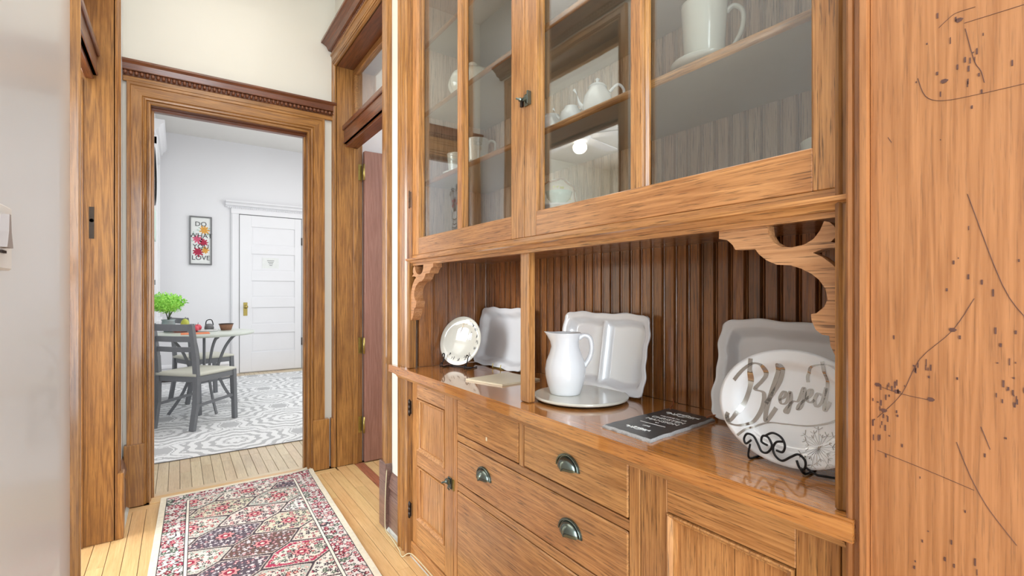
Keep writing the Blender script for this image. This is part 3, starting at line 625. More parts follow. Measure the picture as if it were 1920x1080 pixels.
g.v = vs; g.build('body', 'ceramic', PT)
hd = -sp
def hp(r, z): return (px_+hd.x*r, py_+hd.y*r, pz+z)
G().tube(spline([hp(.040, .166), hp(.056, .176), hp(.074, .168), (hp(.080, .140)), hp(.075, .112), hp(.064, .092), hp(.055, .080)], 6), [.0075]*37, 10).build('handle', 'ceramic', PT)

# cream board behind the post
g = G(); q = [(.868, 1.547), (.917, 1.378), (1.094, 1.404), (1.098, 1.573)]
q = [(.866, 1.553), (.915, 1.385), (1.090, 1.400), (1.075, 1.585)]
g.prism(q, lambda u, v, t: (u, v, t), ZW, ZW+.006); g.build('cheese_board', 'paper', None, 'thin cream marble board lying flat on the worktop behind the post', 'board')

# slate sign
SL = empty('slate_sign', (.965, .765, ZW), 'dark slate plaque with white lettering and copper wire, lying flat on the worktop', 'sign')
q = [(.829, .825), (.825, .681), (1.103, .707), (1.103, .843)]
rs = random.Random(9); pts = []
for i in range(4):
    a, b2 = Vector(q[i]), Vector(q[(i+1) % 4])
    for k in range(14): pts.append(tuple(a.lerp(b2, k/14)+Vector((rs.uniform(-.0018, .0018), rs.uniform(-.0018, .0018)))))
cen = Vector((.965, .764))
pin = [tuple(cen+(Vector(p)-cen)*.955) for p in pts]; n = len(pts)
g = G(); g.add([(x, y, ZW) for x, y in pts]+[(x, y, ZW+.0035) for x, y in pts]+[(x, y, ZW+.0068) for x, y in pin], [(i, (i+1) % n, (i+1) % n+n, i+n) for i in range(n)]+[(i+n, (i+1) % n+n, (i+1) % n+2*n, i+2*n) for i in range(n)]+[tuple(range(n))]); g.build('chipped_edge', 'slateedge', SL)
G().add([(x, y, ZW+.0068) for x, y in pin]+[(x, y, ZW+.0063) for x, y in pin], [tuple(range(n))]+[(i, (i+1) % n, (i+1) % n+n, i+n) for i in range(n)]).build('face', 'slate', SL)
up_ = Vector((1, .06, 0)).normalized(); rt = Vector((up_.y, -up_.x, 0))
def slm(u, v): p = Vector((.965, .762, ZW+.0071))+up_*u+rt*v; return basis(p, rt, up_)
for body, size, u in (('WELCOME TO THE', .0085, .050), ('CHRISTEN', .0200, .028), ('MANSION', .0200, .004), ('EST.', .006, -.016), ('1892', .0105, -.058)): text(body, size, slm(u, 0), 'lettering', 'ink', SL, .0002)
def sl2(u, v): p = Vector((.965, .762, ZW+.0073))+up_*u+rt*v; return tuple(p)
for base, sc in ((.088, 1.0), (-.092, .7)):
    g = G()
    for s_ in (-1, 1):
        g.tube(spline([sl2(base+a*sc, s_*b2*sc) for a, b2 in [(.004, .0), (.012, .010), (.010, .018), (0, .016), (-.004, .026), (.006, .034), (.002, .046)]], 5), .0009, 4)
        for k in range(4): g.tube([sl2(base+.002*sc, s_*(.014+k*.009)*sc), sl2(base+(.012 if k % 2 else -.010)*sc, s_*(.018+k*.009)*sc)], [.0014, .0004], 4)
    g.tube(spline([sl2(base+.010*math.cos(a)*sc, .012*math.sin(a)*sc) for a in [i*math.pi/5 for i in range(11)]], 3), .0009, 4); g.build('ornament', 'ink', SL, kind='stuff')
G().tube([sl2(-.034, -.035), sl2(-.034, .035)], .0006, 4).build('rule_line', 'ink', SL)
g = G(); g.tube(spline([(1.088, .828, ZW+.006), (1.10, .835, ZW+.012), (1.115, .842, ZW+.010), (1.13, .85, ZW+.018), (1.135, .856, ZW+.024)], 5), .0022, 6); g.tube(spline([(1.090, .722, ZW+.006), (1.10, .715, ZW+.012), (1.115, .702, ZW+.014), (1.126, .694, ZW+.020)], 5), .0022, 6); g.build('wire_ends', 'copper', SL)

# oval lettered platter on wire scroll easel
OP = empty('oval_platter', (.915, .44, ZW), 'oval white platter lettered Blessed in silver script on a wire easel by the right post', 'platter')
a0, b0, yc, zc = .137, .1035, .440, .909
th = math.atan2(.035, .205)
def opt(y, z, fwd=0):
    return Vector((.930+(z-.905)*math.tan(th)-fwd*math.cos(th), y, z+fwd*math.sin(th)))
def ho(y, z):
    e = math.hypot((y-yc)/a0, (z-zc)/b0); t = min(1, max(0, (.80-e)/.16)); return .014-.014*(t*t*(3-2*t))+(.004 if e > .93 else 0)*0
def osh(s, t):
    r = s; a = t*2*math.pi; y, z = yc+a0*r*math.cos(a), zc+b0*r*math.sin(a); return y, z
nr, na = 18, 72; vs = []
for j in range(nr+1):
    for i in range(na):
        y, z = osh(max(j/nr, .001), i/na); vs.append(opt(y, z, ho(y, z)+.0))
m = len(vs); vs += [v+Vector((.005, 0, -.001)) for v in vs]; fs = []
for j in range(nr):
    for i in range(na):
        a, b2, c, d = j*na+i, j*na+(i+1) % na, (j+1)*na+(i+1) % na, (j+1)*na+i; fs += [(a, b2, c, d), (d+m, c+m, b2+m, a+m)]
for i in range(na): fs.append((nr*na+i, nr*na+(i+1) % na, nr*na+(i+1) % na+m, nr*na+i+m))
G().add(vs, fs, True).build('dish', 'ceramic', OP)
ST = {'B': [[(.519, .988), (.519, .959), (.522, .934), (.529, .905), (.539, .878), (.551, .861), (.557, .869), (.555, .877)], [(.549, .942), (.533, .964), (.514, .979), (.497, .977), (.493, .962), (.5, .948), (.512, .931), (.496, .927), (.493, .912), (.497, .892), (.508, .871), (.522, .86), (.539, .856), (.552, .859), (.557, .872)]],
 'l': [[(.489, .907), (.476, .931), (.466, .953), (.463, .977), (.468, .982), (.473, .96), (.481, .927), (.487, .894), (.486, .875), (.479, .884), (.469, .903)]],
 'essed': [[(.465, .918), (.456, .925), (.454, .934), (.459, .934), (.464, .922), (.46, .912), (.451, .917), (.447, .936), (.444, .928), (.444, .916), (.448, .898), (.453, .901), (.441, .919), (.431, .923), (.424, .947), (.421, .937), (.425, .914), (.431, .907), (.429, .916), (.419, .927), (.41, .937), (.41, .946), (.416, .942), (.417, .928), (.411, .923), (.404, .929)],
  [(.393, .939), (.4, .941), (.404, .928), (.4, .918), (.392, .928), (.387, .953)], [(.391, .997), (.387, .979), (.385, .963), (.386, .939), (.388, .919), (.385, .914), (.379, .93)], [(.417, .958), (.418, .97), (.41, .984), (.394, .991), (.379, .991), (.364, .983), (.354, .969)]],
 'sw': [[(.532, .838), (.511, .857), (.481, .873), (.451, .877), (.408, .883), (.372, .898), (.355, .916)]]}
def ribbon(g, pts, w0, fwd=.0006):
    P = spline([(0, y, z) for y, z in pts], 7); n = len(P); vs = []
    for i, p in enumerate(P):
        t = (P[min(i+1, n-1)]-P[max(i-1, 0)]); t = t.normalized() if t.length > 1e-9 else Vector((0, 0, 1)); nn = Vector((0, -t.z, t.y))
        w = w0*(.45+.9*abs(t.z)**1.5)
        for s_ in (-1, 1):
            q2 = p+nn*w*s_/2; e = math.hypot((q2.y-yc)/a0, (q2.z-zc)/b0)
            vs.append(opt(q2.y, q2.z, ho(q2.y, q2.z)+fwd))
    g.add(vs, [(i*2, i*2+1, i*2+3, i*2+2) for i in range(n-1)], True)
for k, nm in (('B', 'letter_b'), ('l', 'letter_l'), ('essed', 'letters_essed'), ('sw', 'underline')):
    g = G()
    for st in ST[k]: ribbon(g, st, .0066 if k in 'Bl' else .0046 if k == 'sw' else .0046)
    g.build(nm, 'silver', OP, fix=False)
g = G()
for i in range(22):
    a = i*2*math.pi/22; r = .018+.006*(i % 3); y, z = .390, .850
    ribbon(g, [(y, z), (y+r*math.cos(a)*.5, z+r*math.sin(a)*.5), (y+r*math.cos(a), z+r*math.sin(a))], .0007, .0005)
    for da in (-.5, 0, .5): ribbon(g, [(y+r*math.cos(a), z+r*math.sin(a)), (y+(r+.003)*math.cos(a+da*.3), z+(r+.003)*math.sin(a+da*.3)), (y+(r+.005)*math.cos(a+da*.4), z+(r+.005)*math.sin(a+da*.4))], .0012, .0005)
for i in range(10):
    a = i*2*math.pi/10; ribbon(g, [(.352, .853), (.352+.008*math.cos(a), .853+.008*math.sin(a)), (.352+.015*math.cos(a), .853+.015*math.sin(a))], .0008, .0005)
g.build('dandelion_motif', 'silver', OP, fix=False)
WE = empty('wire_easel', (.90, .44, ZW), 'black wrought iron scroll easel holding the oval lettered platter', 'plate stand')
scs = [[(.498, .841), (.508, .832), (.512, .84), (.506, .851), (.494, .85), (.486, .839), (.478, .825), (.467, .826), (.459, .84), (.466, .854), (.476, .854), (.478, .843), (.467, .839)], [(.472, .855), (.458, .864), (.443, .86), (.436, .847), (.44, .834), (.451, .834)], [(.438, .853), (.451, .849), (.457, .836), (.453, .824), (.441, .818), (.426, .829), (.413, .837), (.402, .829), (.403, .815), (.411, .814), (.416, .826)]]
for st in scs: G().tube(spline([(.894, y, z) for y, z in st], 6), .0021, 8).build('scroll', 'black', WE)
g = G(); g.tube([(.894, .403, .818), (.900, .385, .808), (.925, .345, .806)], .002, 6); g.tube([(.925, .345, .806), (.905, .350, ZW+.002)], .002, 6); g.tube(spline([(.894, .50, .833), (.90, .505, .804), (.95, .50, .803), (1.02, .47, .803)], 5), .0021, 6); g.tube(spline([(.894, .41, .815), (.90, .405, .804), (.95, .41, .803), (1.02, .44, .803)], 5), .0021, 6); g.tube([(1.02, .455, .803), (.965, .455, .93)], .0021, 6)
g.build('legs', 'black', WE)

# small round plate on scroll stand at the left
SPn = Vector((-.90, -.42, 0)).normalized(); tl = math.radians(16)
nrm = (SPn*math.cos(tl)+Vector((0, 0, 1))*math.sin(tl)).normalized(); rgt = Vector((0, 0, 1)).cross(nrm).normalized(); upv = nrm.cross(rgt)
SPc = Vector((1.005, 1.838, ZW+.112))
SP = empty('round_plate', (SPc.x, SPc.y, ZW), 'small round cream plate with dark script in the left corner of the recess', 'plate')
mt = basis(SPc, rgt, upv)
g = G().lathe([(0, 0), (.058, 0), (.066, .004), (.080, .009), (.104, .013), (.106, .012), (.104, .009), (.066, -.001), (.056, -.006), (0, -.006)], (0, 0, 0), 56).xf(mt); g.build('dish', 'ceramicwarm', SP)
def prib(g, pts, w):
    P = spline([(x, y, 0) for x, y in pts], 5); n = len(P); vs = []
    for i, p in enumerate(P):
        t = (P[min(i+1, n-1)]-P[max(i-1, 0)]).normalized(); nn = Vector((-t.y, t.x, 0))
        for s_ in (-1, 1):
            q2 = p+nn*w*s_/2; r = q2.length; h = 0 if r < .058 else (.004*(r-.058)/.008 if r < .066 else .004+(r-.066)*.005/.014 if r < .08 else .009+(r-.08)*.004/.024); vs.append(mt @ Vector((q2.x, q2.y, h+.0006)))
    g.add(vs, [(i*2, i*2+1, i*2+3, i*2+2) for i in range(n-1)])
g = G()
for st, w in (([(-.03, .005), (-.014, .04), (.0, .072), (.012, .088), (.028, .088), (.026, .076), (.006, .074), (-.012, .082)], .004), ([(0, .01), (-.004, .034), (.008, .03), (.008, .01), (.014, .028), (.02, .01), (.026, .034), (.028, .008), (.036, .04), (.036, .006), (.046, .042), (.046, .008)], .0028)): prib(g, st, w)
g.build('script', 'silver', SP, fix=False)
g = G(); rs = random.Random(5)
for a in (-2.2, -1.9, -1.5, -1.15, -.8, -.45, -.1, .25, .6, .95):
    for k in range(3): x, y = .084*math.cos(a)+rs.uniform(-.006, .006), .084*math.sin(a)+rs.uniform(-.006, .006); prib(g, [(x, y), (x+.004, y+.004), (x+.001, y+.009)], .0022)
g.build('sprig_motif', 'darkink', SP, fix=False)
SS = empty('scroll_stand', (.98, 1.83, ZW), 'small black wire scroll stand holding the round cream plate', 'plate stand')
for sg in (-1, 1):
    c = SPc+rgt*(.062*sg)-upv*.094+nrm*.020; c.z = 0; b3 = Vector((c.x, c.y, ZW))
    f = SPn
    g = G(); g.tube(spline([b3+f*.010+Vector((0, 0, .050)), b3+f*.004+Vector((0, 0, .060)), b3-f*.006+Vector((0, 0, .054)), b3+f*.002+Vector((0, 0, .030)), b3+f*.012+Vector((0, 0, .012)), b3+f*.004+Vector((0, 0, .003)), b3-f*.03+Vector((0, 0, .003)), b3-f*.07+Vector((0, 0, .003))], 5), .0024, 7)
    g.tube(spline([b3+f*.018+Vector((0, 0, .003)), b3+f*.024+Vector((0, 0, .012)), b3+f*.016+Vector((0, 0, .022)), b3+f*.006+Vector((0, 0, .016))], 5), .0022, 7); g.build('scroll_leg', 'black', SS)
b3 = Vector((SPc.x, SPc.y, ZW))+SPn*.004
G().tube([b3-rgt*.062+Vector((0, 0, .003)), b3+rgt*.062+Vector((0, 0, .003))], .0022, 6).build('crossbar', 'black', SS)

# ------------------------------------------------------------------ crockery inside the glazed cabinet
def mug(x, y, z, r, h, label, group='white mugs in the glazed cabinet', hdir=(.62, -.78), saucer=True, mat='ceramicwarm', name='mug'):
    T = empty(name, (x, y, z), label, 'mug', group); z0 = z
    if saucer:
        s_ = empty('saucer', (x, y, z), 'white saucer under '+label, 'saucer', 'saucers in the glazed cabinet')
        G().lathe([(0, 0), (r*.75, 0), (r*1.25, .010), (r*1.45, .016), (r*1.43, .018), (r*1.1, .010), (0, .006)], (x, y, z+.0005), 32).build('dish', mat, s_)
        z0 = z+.0068; T.location.z = z0
    G().lathe([(0, 0), (r*.78, 0), (r*.82, .003), (r*.86, h*.15), (r*.92, h*.5), (r, h*.96), (r*1.01, h), (r*.95, h*.995), (r*.86, h*.5), (r*.78, h*.08), (0, h*.06)], (x, y, z0), 40).build('body', mat, T)
    hx, hy = hdir
    G().tube(spline([(x+hx*q*r, y+hy*q*r, z0+w*h) for q, w in ((.93, .84), (1.25, .93), (1.62, .82), (1.58, .55), (1.22, .30), (.86, .16))], 6), [r*.11]*31, 8).build('handle', mat, T)
    return T
S1, S2 = 1.6015, 1.9015
mug(.945, .632, S1, .048, .138, 'large white mug nearest the right end of the lower shelf', saucer=True)
mug(.955, .372, S1, .045, .120, 'white mug half hidden behind the right door stile', saucer=False)
mug(.955, 1.62, S1, .045, .102, 'white mug behind the second pane from the left', saucer=True)
mug(.965, 1.80, S1, .044, .090, 'white cup behind the leftmost pane', saucer=True)
def teapot(x, y, z, r, h, label, spout=True, lid=True, name='teapot', cat='teapot'):
    T = empty(name, (x, y, z), label, cat)
    G().lathe([(0, 0), (r*.55, 0), (r*.85, h*.12), (r, h*.4), (r*.92, h*.7), (r*.62, h*.92), (r*.6, h), (r*.5, h), (r*.8, h*.7), (r*.85, h*.4), (0, h*.08)], (x, y, z), 32).build('body', 'ceramic', T)
    hx, hy = .62, -.78
    G().tube(spline([(x+hx*q*r, y+hy*q*r, z+w*h) for q, w in ((.80, .82), (1.35, 1.02), (1.75, .8), (1.5, .45), (.95, .3))], 6), [r*.10]*25, 8).build('handle', 'ceramic', T)
    if lid: G().lathe([(0, h*1.0), (r*.62, h*1.0), (r*.5, h*1.08), (r*.12, h*1.14), (r*.10, h*1.2), (r*.16, h*1.26), (0, h*1.32)], (x, y, z), 24).build('lid', 'ceramic', T)
    if spout: G().tube(spline([(x-hx*q*r, y-hy*q*r, z+w*h) for q, w in ((.75, .35), (1.2, .55), (1.4, .85), (1.6, 1.02))], 5), [r*.22-.0009*i*r/.04 for i in range(16)], 8).build('spout', 'ceramic', T)
    return T
teapot(.955, .968, S1, .041, .086, 'small white lidded teapot on the lower shelf, right of centre stile')
teapot(.935, 1.055, S1, .033, .055, 'small white creamer with a curled lip between teapot and jug', lid=False, name='creamer', cat='jug')
teapot(.94, 1.150, S1, .040, .060, 'low white jug with loop handle beside the centre stile', lid=False, spout=False, name='jug', cat='jug')
TU = empty('tureen', (1.0, 1.735, S2), 'white textured covered dish on the second shelf of the left door', 'dish')
g = G(); na, nr = 48, 20; vs = []
for j in range(nr+1):
    t = math.pi*j/nr
    for i in range(na):
        a = 2*math.pi*i/na; rr = .098*math.sin(t)*(1+.035*math.cos(12*a)); vs.append((1.0+rr*math.cos(a), 1.735+rr*math.sin(a), S2+.072-.072*math.cos(t)))
g.add(vs, [(j*na+i, j*na+(i+1) % na, (j+1)*na+(i+1) % na, (j+1)*na+i) for j in range(nr) for i in range(na)], True); g.build('body', 'ceramicwarm', TU)
G().lathe([(0, .138), (.02, .140), (.014, .150), (.02, .158), (.012, .166), (0, .168)], (1.0, 1.735, S2), 16).build('knob', 'ceramicwarm', TU)
CF = 1.2845
for k in range(5):
    wl = ('lowest white plate of the pile', 'second white plate from the bottom of the pile', 'middle white plate of the pile', 'fourth white plate up the pile', 'top white plate of the pile')[k]
    G().lathe([(0, 0), (.045, 0), (.074, .014), (.078, .019), (.074, .018), (.045, .005), (0, .004)], (.965, 1.145, CF+.020*k), 36).build('stacked_plate', 'ceramic', None, wl+' beneath the small teal bowl', 'plate', 'white plates piled under the teal bowl')
G().lathe([(0, 0), (.020, 0), (.022, .010), (.036, .026), (.042, .044), (.039, .044), (.032, .027), (0, .014)], (.965, 1.145, CF+.101), 32).build('bowl', 'teal', None, 'small pale teal bowl at the bottom of the right glazed door', 'bowl')
FP = empty('floral_plate', (1.12, 1.36, CF), 'floral plate with brown scalloped rim standing behind the teal bowl', 'plate')
g = G(); g.lathe([(0, 0), (.095, .004), (.124, .012), (.124, .016), (.095, .008), (0, .004)], (0, 0, 0), 40); g.xf(basis((1.12, 1.36, CF+.124), (.1, -1, 0), (.18, 0, 1))); g.build('dish', 'ceramicwarm', FP)
g = G(); g.tube([basis((1.12, 1.36, CF+.124), (.1, -1, 0), (.18, 0, 1)) @ Vector((r*math.cos(a), r*math.sin(a), .015)) for a, r in [(i*math.pi/48*2, .121+.004*math.cos(i*math.pi/48*20)) for i in range(49)]], .0035, 6); g.build('scalloped_rim', 'basket', FP)
g = G(); rs = random.Random(8); mt2 = basis((1.12, 1.36, CF+.124), (.1, -1, 0), (.18, 0, 1))
for i in range(60): a, r = rs.uniform(0, 6.28), rs.uniform(.03, .1); p = Vector((r*math.cos(a), r*math.sin(a), .005+max(0, r-.085)*.3)); g.add([tuple(mt2 @ (p+Vector((.007*math.cos(k*1.05), .007*math.sin(k*1.05), .0006)))) for k in range(6)], [tuple(range(6))])
g.build('flower_print', 'pear', FP, kind='stuff')
G().lathe([(0, 0), (.03, 0), (.034, .012), (.058, .060), (.068, .116), (.065, .117), (.054, .062), (.03, .018), (0, .014)], (1.0, .385, CF), 40).build('serving_bowl', 'ceramicwarm', None, 'white bowl with only its rim showing low in the right corner of the glazed cabinet', 'bowl')

# ------------------------------------------------------------------ left wall: intercom handset plate
IC = empty('wall_intercom', (XL+.001, 1.02, 1.155), 'white wall plate with a taupe tapered lever on the left wall', 'switch')
B(XL+.001, XL+.020, .955, 1.09, 1.155, 1.255, .003).build('plate', 'plastic', IC)
G().prism([(1.015, 1.188), (1.047, 1.188), (1.038, 1.212), (1.035, 1.238), (1.027, 1.238), (1.024, 1.212)], lambda u, v, t: (t, u, v), XL+.020, XL+.030).build('lever', 'greyplastic', IC)
B(XL+.020, XL+.023, 1.024, 1.046, 1.180, 1.184).build('slot', 'dark', IC)
B(XL+.020, XL+.022, 1.068, 1.072, 1.219, 1.226).build('indicator', 'greyplastic', IC)

# ------------------------------------------------------------------ hall rug (woven pattern from formulas, 3.2 mm knots)
def vnoise(U, V, s, seed):
    r = np.random.RandomState(seed); T = r.rand(64, 64); u, v = U/s, V/s; i, j = np.floor(u).astype(int), np.floor(v).astype(int); fu, fv = u-i, v-j; fu = fu*fu*(3-2*fu); fv = fv*fv*(3-2*fv)
    g = lambda a, b: T[a % 64, b % 64]
    return (g(i, j)*(1-fu)+g(i+1, j)*fu)*(1-fv)+(g(i, j+1)*(1-fu)+g(i+1, j+1)*fu)*fv
LC = lambda c: np.array(lin(c))
def put(Cc, mask, col): Cc[mask] = LC(col)
def florets(Cc, U, V, s, seed, cols, zone, rad=.36, edge=(44, 40, 48)):
    r = np.random.RandomState(seed); J = r.rand(64, 64, 4); i, j = np.floor(U/s).astype(int), np.floor(V/s).astype(int)
    best = np.full(U.shape, 9.); bi = np.zeros(U.shape, int); ba = np.zeros(U.shape)
    for di in (-1, 0, 1):
        for dj in (-1, 0, 1):
            a, b = (i+di) % 64, (j+dj) % 64; cu, cv = (i+di+.2+.6*J[a, b, 0])*s, (j+dj+.2+.6*J[a, b, 1])*s
            du, dv = (U-cu)/s, (V-cv)/s; an = np.arctan2(dv, du); d = np.hypot(du, dv)/(rad*(.6+.6*J[a, b, 2])*(1+.28*np.cos(5*an+6*J[a, b, 3])))
            m = d < best; best[m] = d[m]; bi[m] = (J[a, b, 3]*len(cols)).astype(int)[m]
    z = zone & (best < 1.28) & (best >= 1.0); put(Cc, z, edge)
    for k, c in enumerate(cols): put(Cc, zone & (best < 1) & (bi == k), c)
    put(Cc, zone & (best < .34), (236, 226, 214))
def rugmesh(name, fn, x0, x1, y0, y1, res, z, zfn, parent, mat):
    nx, ny = int((x1-x0)/res), int((y1-y0)/res); xs, ys = np.linspace(x0, x1, nx+1), np.linspace(y0, y1, ny+1); X, Y = np.meshgrid(xs, ys)
    Cc = fn((X[:-1, :-1]+X[1:, 1:])/2, (Y[:-1, :-1]+Y[1:, 1:])/2).reshape(-1, 3)
    WX, WY, WZ = zfn(X, Y); o0 = worldloc(parent); co = np.stack([WX-o0.x, WY-o0.y, WZ-o0.z], -1).reshape(-1, 3)
    me = bpy.data.meshes.new(name); nf = nx*ny; me.vertices.add(len(co)); me.vertices.foreach_set('co', co.ravel())
    a = (np.arange(ny)[:, None]*(nx+1)+np.arange(nx)[None, :]).ravel(); q = np.stack([a, a+1, a+nx+2, a+nx+1], -1)
    me.loops.add(nf*4); me.loops.foreach_set('vertex_index', q.ravel().astype(np.int32)); me.polygons.add(nf); me.polygons.foreach_set('loop_start', (np.arange(nf)*4).astype(np.int32)); me.polygons.foreach_set('loop_total', np.full(nf, 4, np.int32)); me.update(calc_edges=True)
    at = me.attributes.new('Col', 'FLOAT_COLOR', 'FACE'); at.data.foreach_set('color', np.concatenate([Cc, np.ones((nf, 1))], 1).ravel().astype(np.float32))
    me.materials.append(mat); o = bpy.data.objects.new(name, me); COL.objects.link(o); o.parent = parent; return o
RW, RL = .775, 2.15      # width, length ; local u across (-.5..), v from far end towards camera
def persian(U, V):
    Cc = np.zeros(U.shape+(3,)); Cc[:] = LC((232, 224, 204)); e = np.minimum(RW/2-np.abs(U), V)
    wob = (vnoise(U+5, V+5, .03, 2)-.5)
    bord = (e > .030) & (e < .118); put(Cc, bord, (226, 218, 214))
    vine = bord & (np.abs(np.sin((V+U)*42+9*vnoise(U+9, V+3, .05, 7))) < .17); put(Cc, vine, (72, 66, 74))
    florets(Cc, U+9, V+9, .030, 11, [(170, 44, 78), (196, 96, 112), (150, 40, 62), (210, 150, 152), (96, 116, 100)], bord)
    put(Cc, (e > .026) & (e < .031), (60, 54, 58)); put(Cc, (e > .116) & (e < .120), (70, 62, 66)); put(Cc, (e > .120) & (e < .130), (236, 230, 218)); put(Cc, (e > .130) & (e < .133), (80, 70, 74))
    F = e >= .133
    CW, CH = .27, .24; pal = [(232, 226, 216), (204, 84, 74), (226, 216, 200), (92, 80, 92), (236, 232, 228), (186, 52, 92), (216, 210, 188), (178, 188, 180), (112, 84, 76), (228, 214, 206)]
    best = np.full(U.shape, 9.); sec = np.full(U.shape, 9.); ci = np.zeros(U.shape, int); cu = np.zeros(U.shape); cv = np.zeros(U.shape)
    for row in range(-1, int(RL/.172)+3):
        for c in range(-2, 3):
            u0, v0 = (c+(.5 if row % 2 else 0))*CW+.02, row*.172+.16
            du, dv = (U-u0)/(CW*.5), (V-v0)/(CH*.5)
            du = du+.16*np.sin(dv*2.6); dv = dv+.14*np.sin(du*2.4)
            d = np.hypot(du, dv)
            m = d < best; sec = np.where(m, best, np.minimum(sec, d)); best = np.where(m, d, best); ci[m] = ((row*7+c*3+(row//2)*5+(c*row) % 3) % len(pal)); cu[m] = (U-u0)[m]; cv[m] = (V-v0)[m]
    for k, c in enumerate(pal): put(Cc, F & (ci == k), c)
    gap = sec-best
    r = np.hypot(cu/1.1, cv); an = np.arctan2(cv, cu)
    z1 = F & np.isin(ci, [0, 2, 4, 6, 9]) & (gap > .16)
    florets(Cc, U+3, V+3, .024, 21, [(176, 60, 84), (120, 96, 108), (206, 130, 130), (104, 120, 104), (84, 70, 80)], z1, .33)
    z2 = F & np.isin(ci, [3, 8]) & (gap > .16); florets(Cc, U+3, V+7, .020, 22, [(214, 204, 208), (190, 130, 140), (170, 160, 170)], z2, .34, (60, 48, 56))
    z3 = F & np.isin(ci, [1, 5, 7]) & (gap > .34); put(Cc, z3, (226, 216, 206)); florets(Cc, U+6, V+2, .022, 23, [(186, 50, 80), (90, 80, 86), (204, 110, 104), (110, 128, 110)], z3, .33)
    z4 = F & np.isin(ci, [1, 5, 7]) & (gap > .16) & (gap <= .34); florets(Cc, U+1, V+2, .019, 24, [(232, 216, 204), (230, 190, 180)], z4, .26, (150, 60, 66))
    ros = F & (r < .036*(1+.2*np.cos(8*an))); put(Cc, ros, (58, 52, 58)); put(Cc, F & (r < .029*(1+.2*np.cos(8*an))), (222, 150, 150)); put(Cc, F & (r < .018), (150, 36, 66)); put(Cc, F & (r < .008), (236, 226, 210))
    put(Cc, F & (gap < .13), (214, 202, 190)); put(Cc, F & (gap < .07), (74, 62, 70))
    return Cc*(.88+.14*vnoise(U+2, V+2, .012, 5)[..., None])
RG = empty('runner_rug', (.31, 2.3, .001), 'cream bordered floral panel runner rug in red pink and black on hall floor', 'rug')
ang = math.radians(1.6); far = Vector((.312, 3.245))
def rugz(X, Y):
    wx = far.x+X*math.cos(ang)+(-Y)*math.sin(ang); wy = far.y+X*math.sin(ang)*.5-Y*math.cos(ang)
    lift = .022*np.clip((X-.25)/.14, 0, 1)**2*np.clip((.10-Y)/.10, 0, 1)**2
    return wx, wy, .0085+lift+.0009*np.sin(Y*23+X*9)*(Y > .05)
rugmesh('pile', persian, -RW/2, RW/2, 0, RL, .0033, 0, rugz, RG, attrmat('woven wool'))
g = G(); nseg = 40; ring = [(-RW/2+RW*i/nseg, 0.0) for i in range(nseg)]+[(RW/2, RL*i/60) for i in range(60)]+[(RW/2-RW*i/nseg, RL) for i in range(nseg)]+[(-RW/2, RL-RL*i/60) for i in range(60)]
n = len(ring); top = []; bot = []
for u, v in ring: wx, wy, wz = rugz(np.array(u), np.array(v)); top.append((float(wx), float(wy), float(wz))); bot.append((float(wx), float(wy), max(.0012, float(wz)-.0075)))
g.add(top+bot, [(i, (i+1) % n, (i+1) % n+n, i+n) for i in range(n)]); g.build('edge_binding', 'paper', RG)

# ------------------------------------------------------------------ dining room
def medallion(U, V):
    Cc = np.zeros(U.shape+(3,)); Cc[:] = LC((186, 187, 189)); wh = (232, 233, 234); best = np.full(U.shape, 9.); sp_ = .92
    for row in range(-1, 8):
        for c in range(-2, 7):
            u0, v0 = (c+(.5 if row % 2 else 0))*sp_, row*.52; du, dv = U-u0, V-v0; r = np.hypot(du, dv); an = np.arctan2(dv, du)
            lob = r*(1+.06*np.cos(10*an))
            ins = lob < .40
            ph = np.mod(lob, .085)/.085
            put(Cc, ins, (186, 187, 189)); put(Cc, ins & (ph < .56), wh)
            pet = np.mod(an*5/np.pi, 1)-.5; rr = (lob-.32); put(Cc, ins & (np.hypot(pet*.19*lob/.3, rr) < .03), (186, 187, 189)); put(Cc, ins & (np.hypot(pet*.19*lob/.3, rr) < .014), wh)
            put(Cc, (lob < .07) & (np.mod(an*4/np.pi, 1) < .55), wh)
            put(Cc, (lob >= .40) & (lob < .412), wh)
    return Cc
DR = empty('area_rug', (1.1, 5.6, .001), 'grey area rug with white medallions under the dining table', 'rug')
def rz2(X, Y): return X, Y+.03*(.8-X)*0, .006+0*X
rugmesh('pile', lambda U, V: medallion(U+.1, V-3.93+.25), -.165, 2.3, 3.93, 7.40, .0085, 0, rz2, DR, attrmat('grey woven pile'))
g = G(); g.box(-.165, 2.3, 3.928, 3.93, .001, .006); g.box(-.165, 2.3, 7.40, 7.402, .001, .006); g.box(-.167, -.165, 3.93, 7.4, .001, .006); g.box(2.3, 2.302, 3.93, 7.4, .001, .006); g.build('edge_binding', 'greyframe', DR)

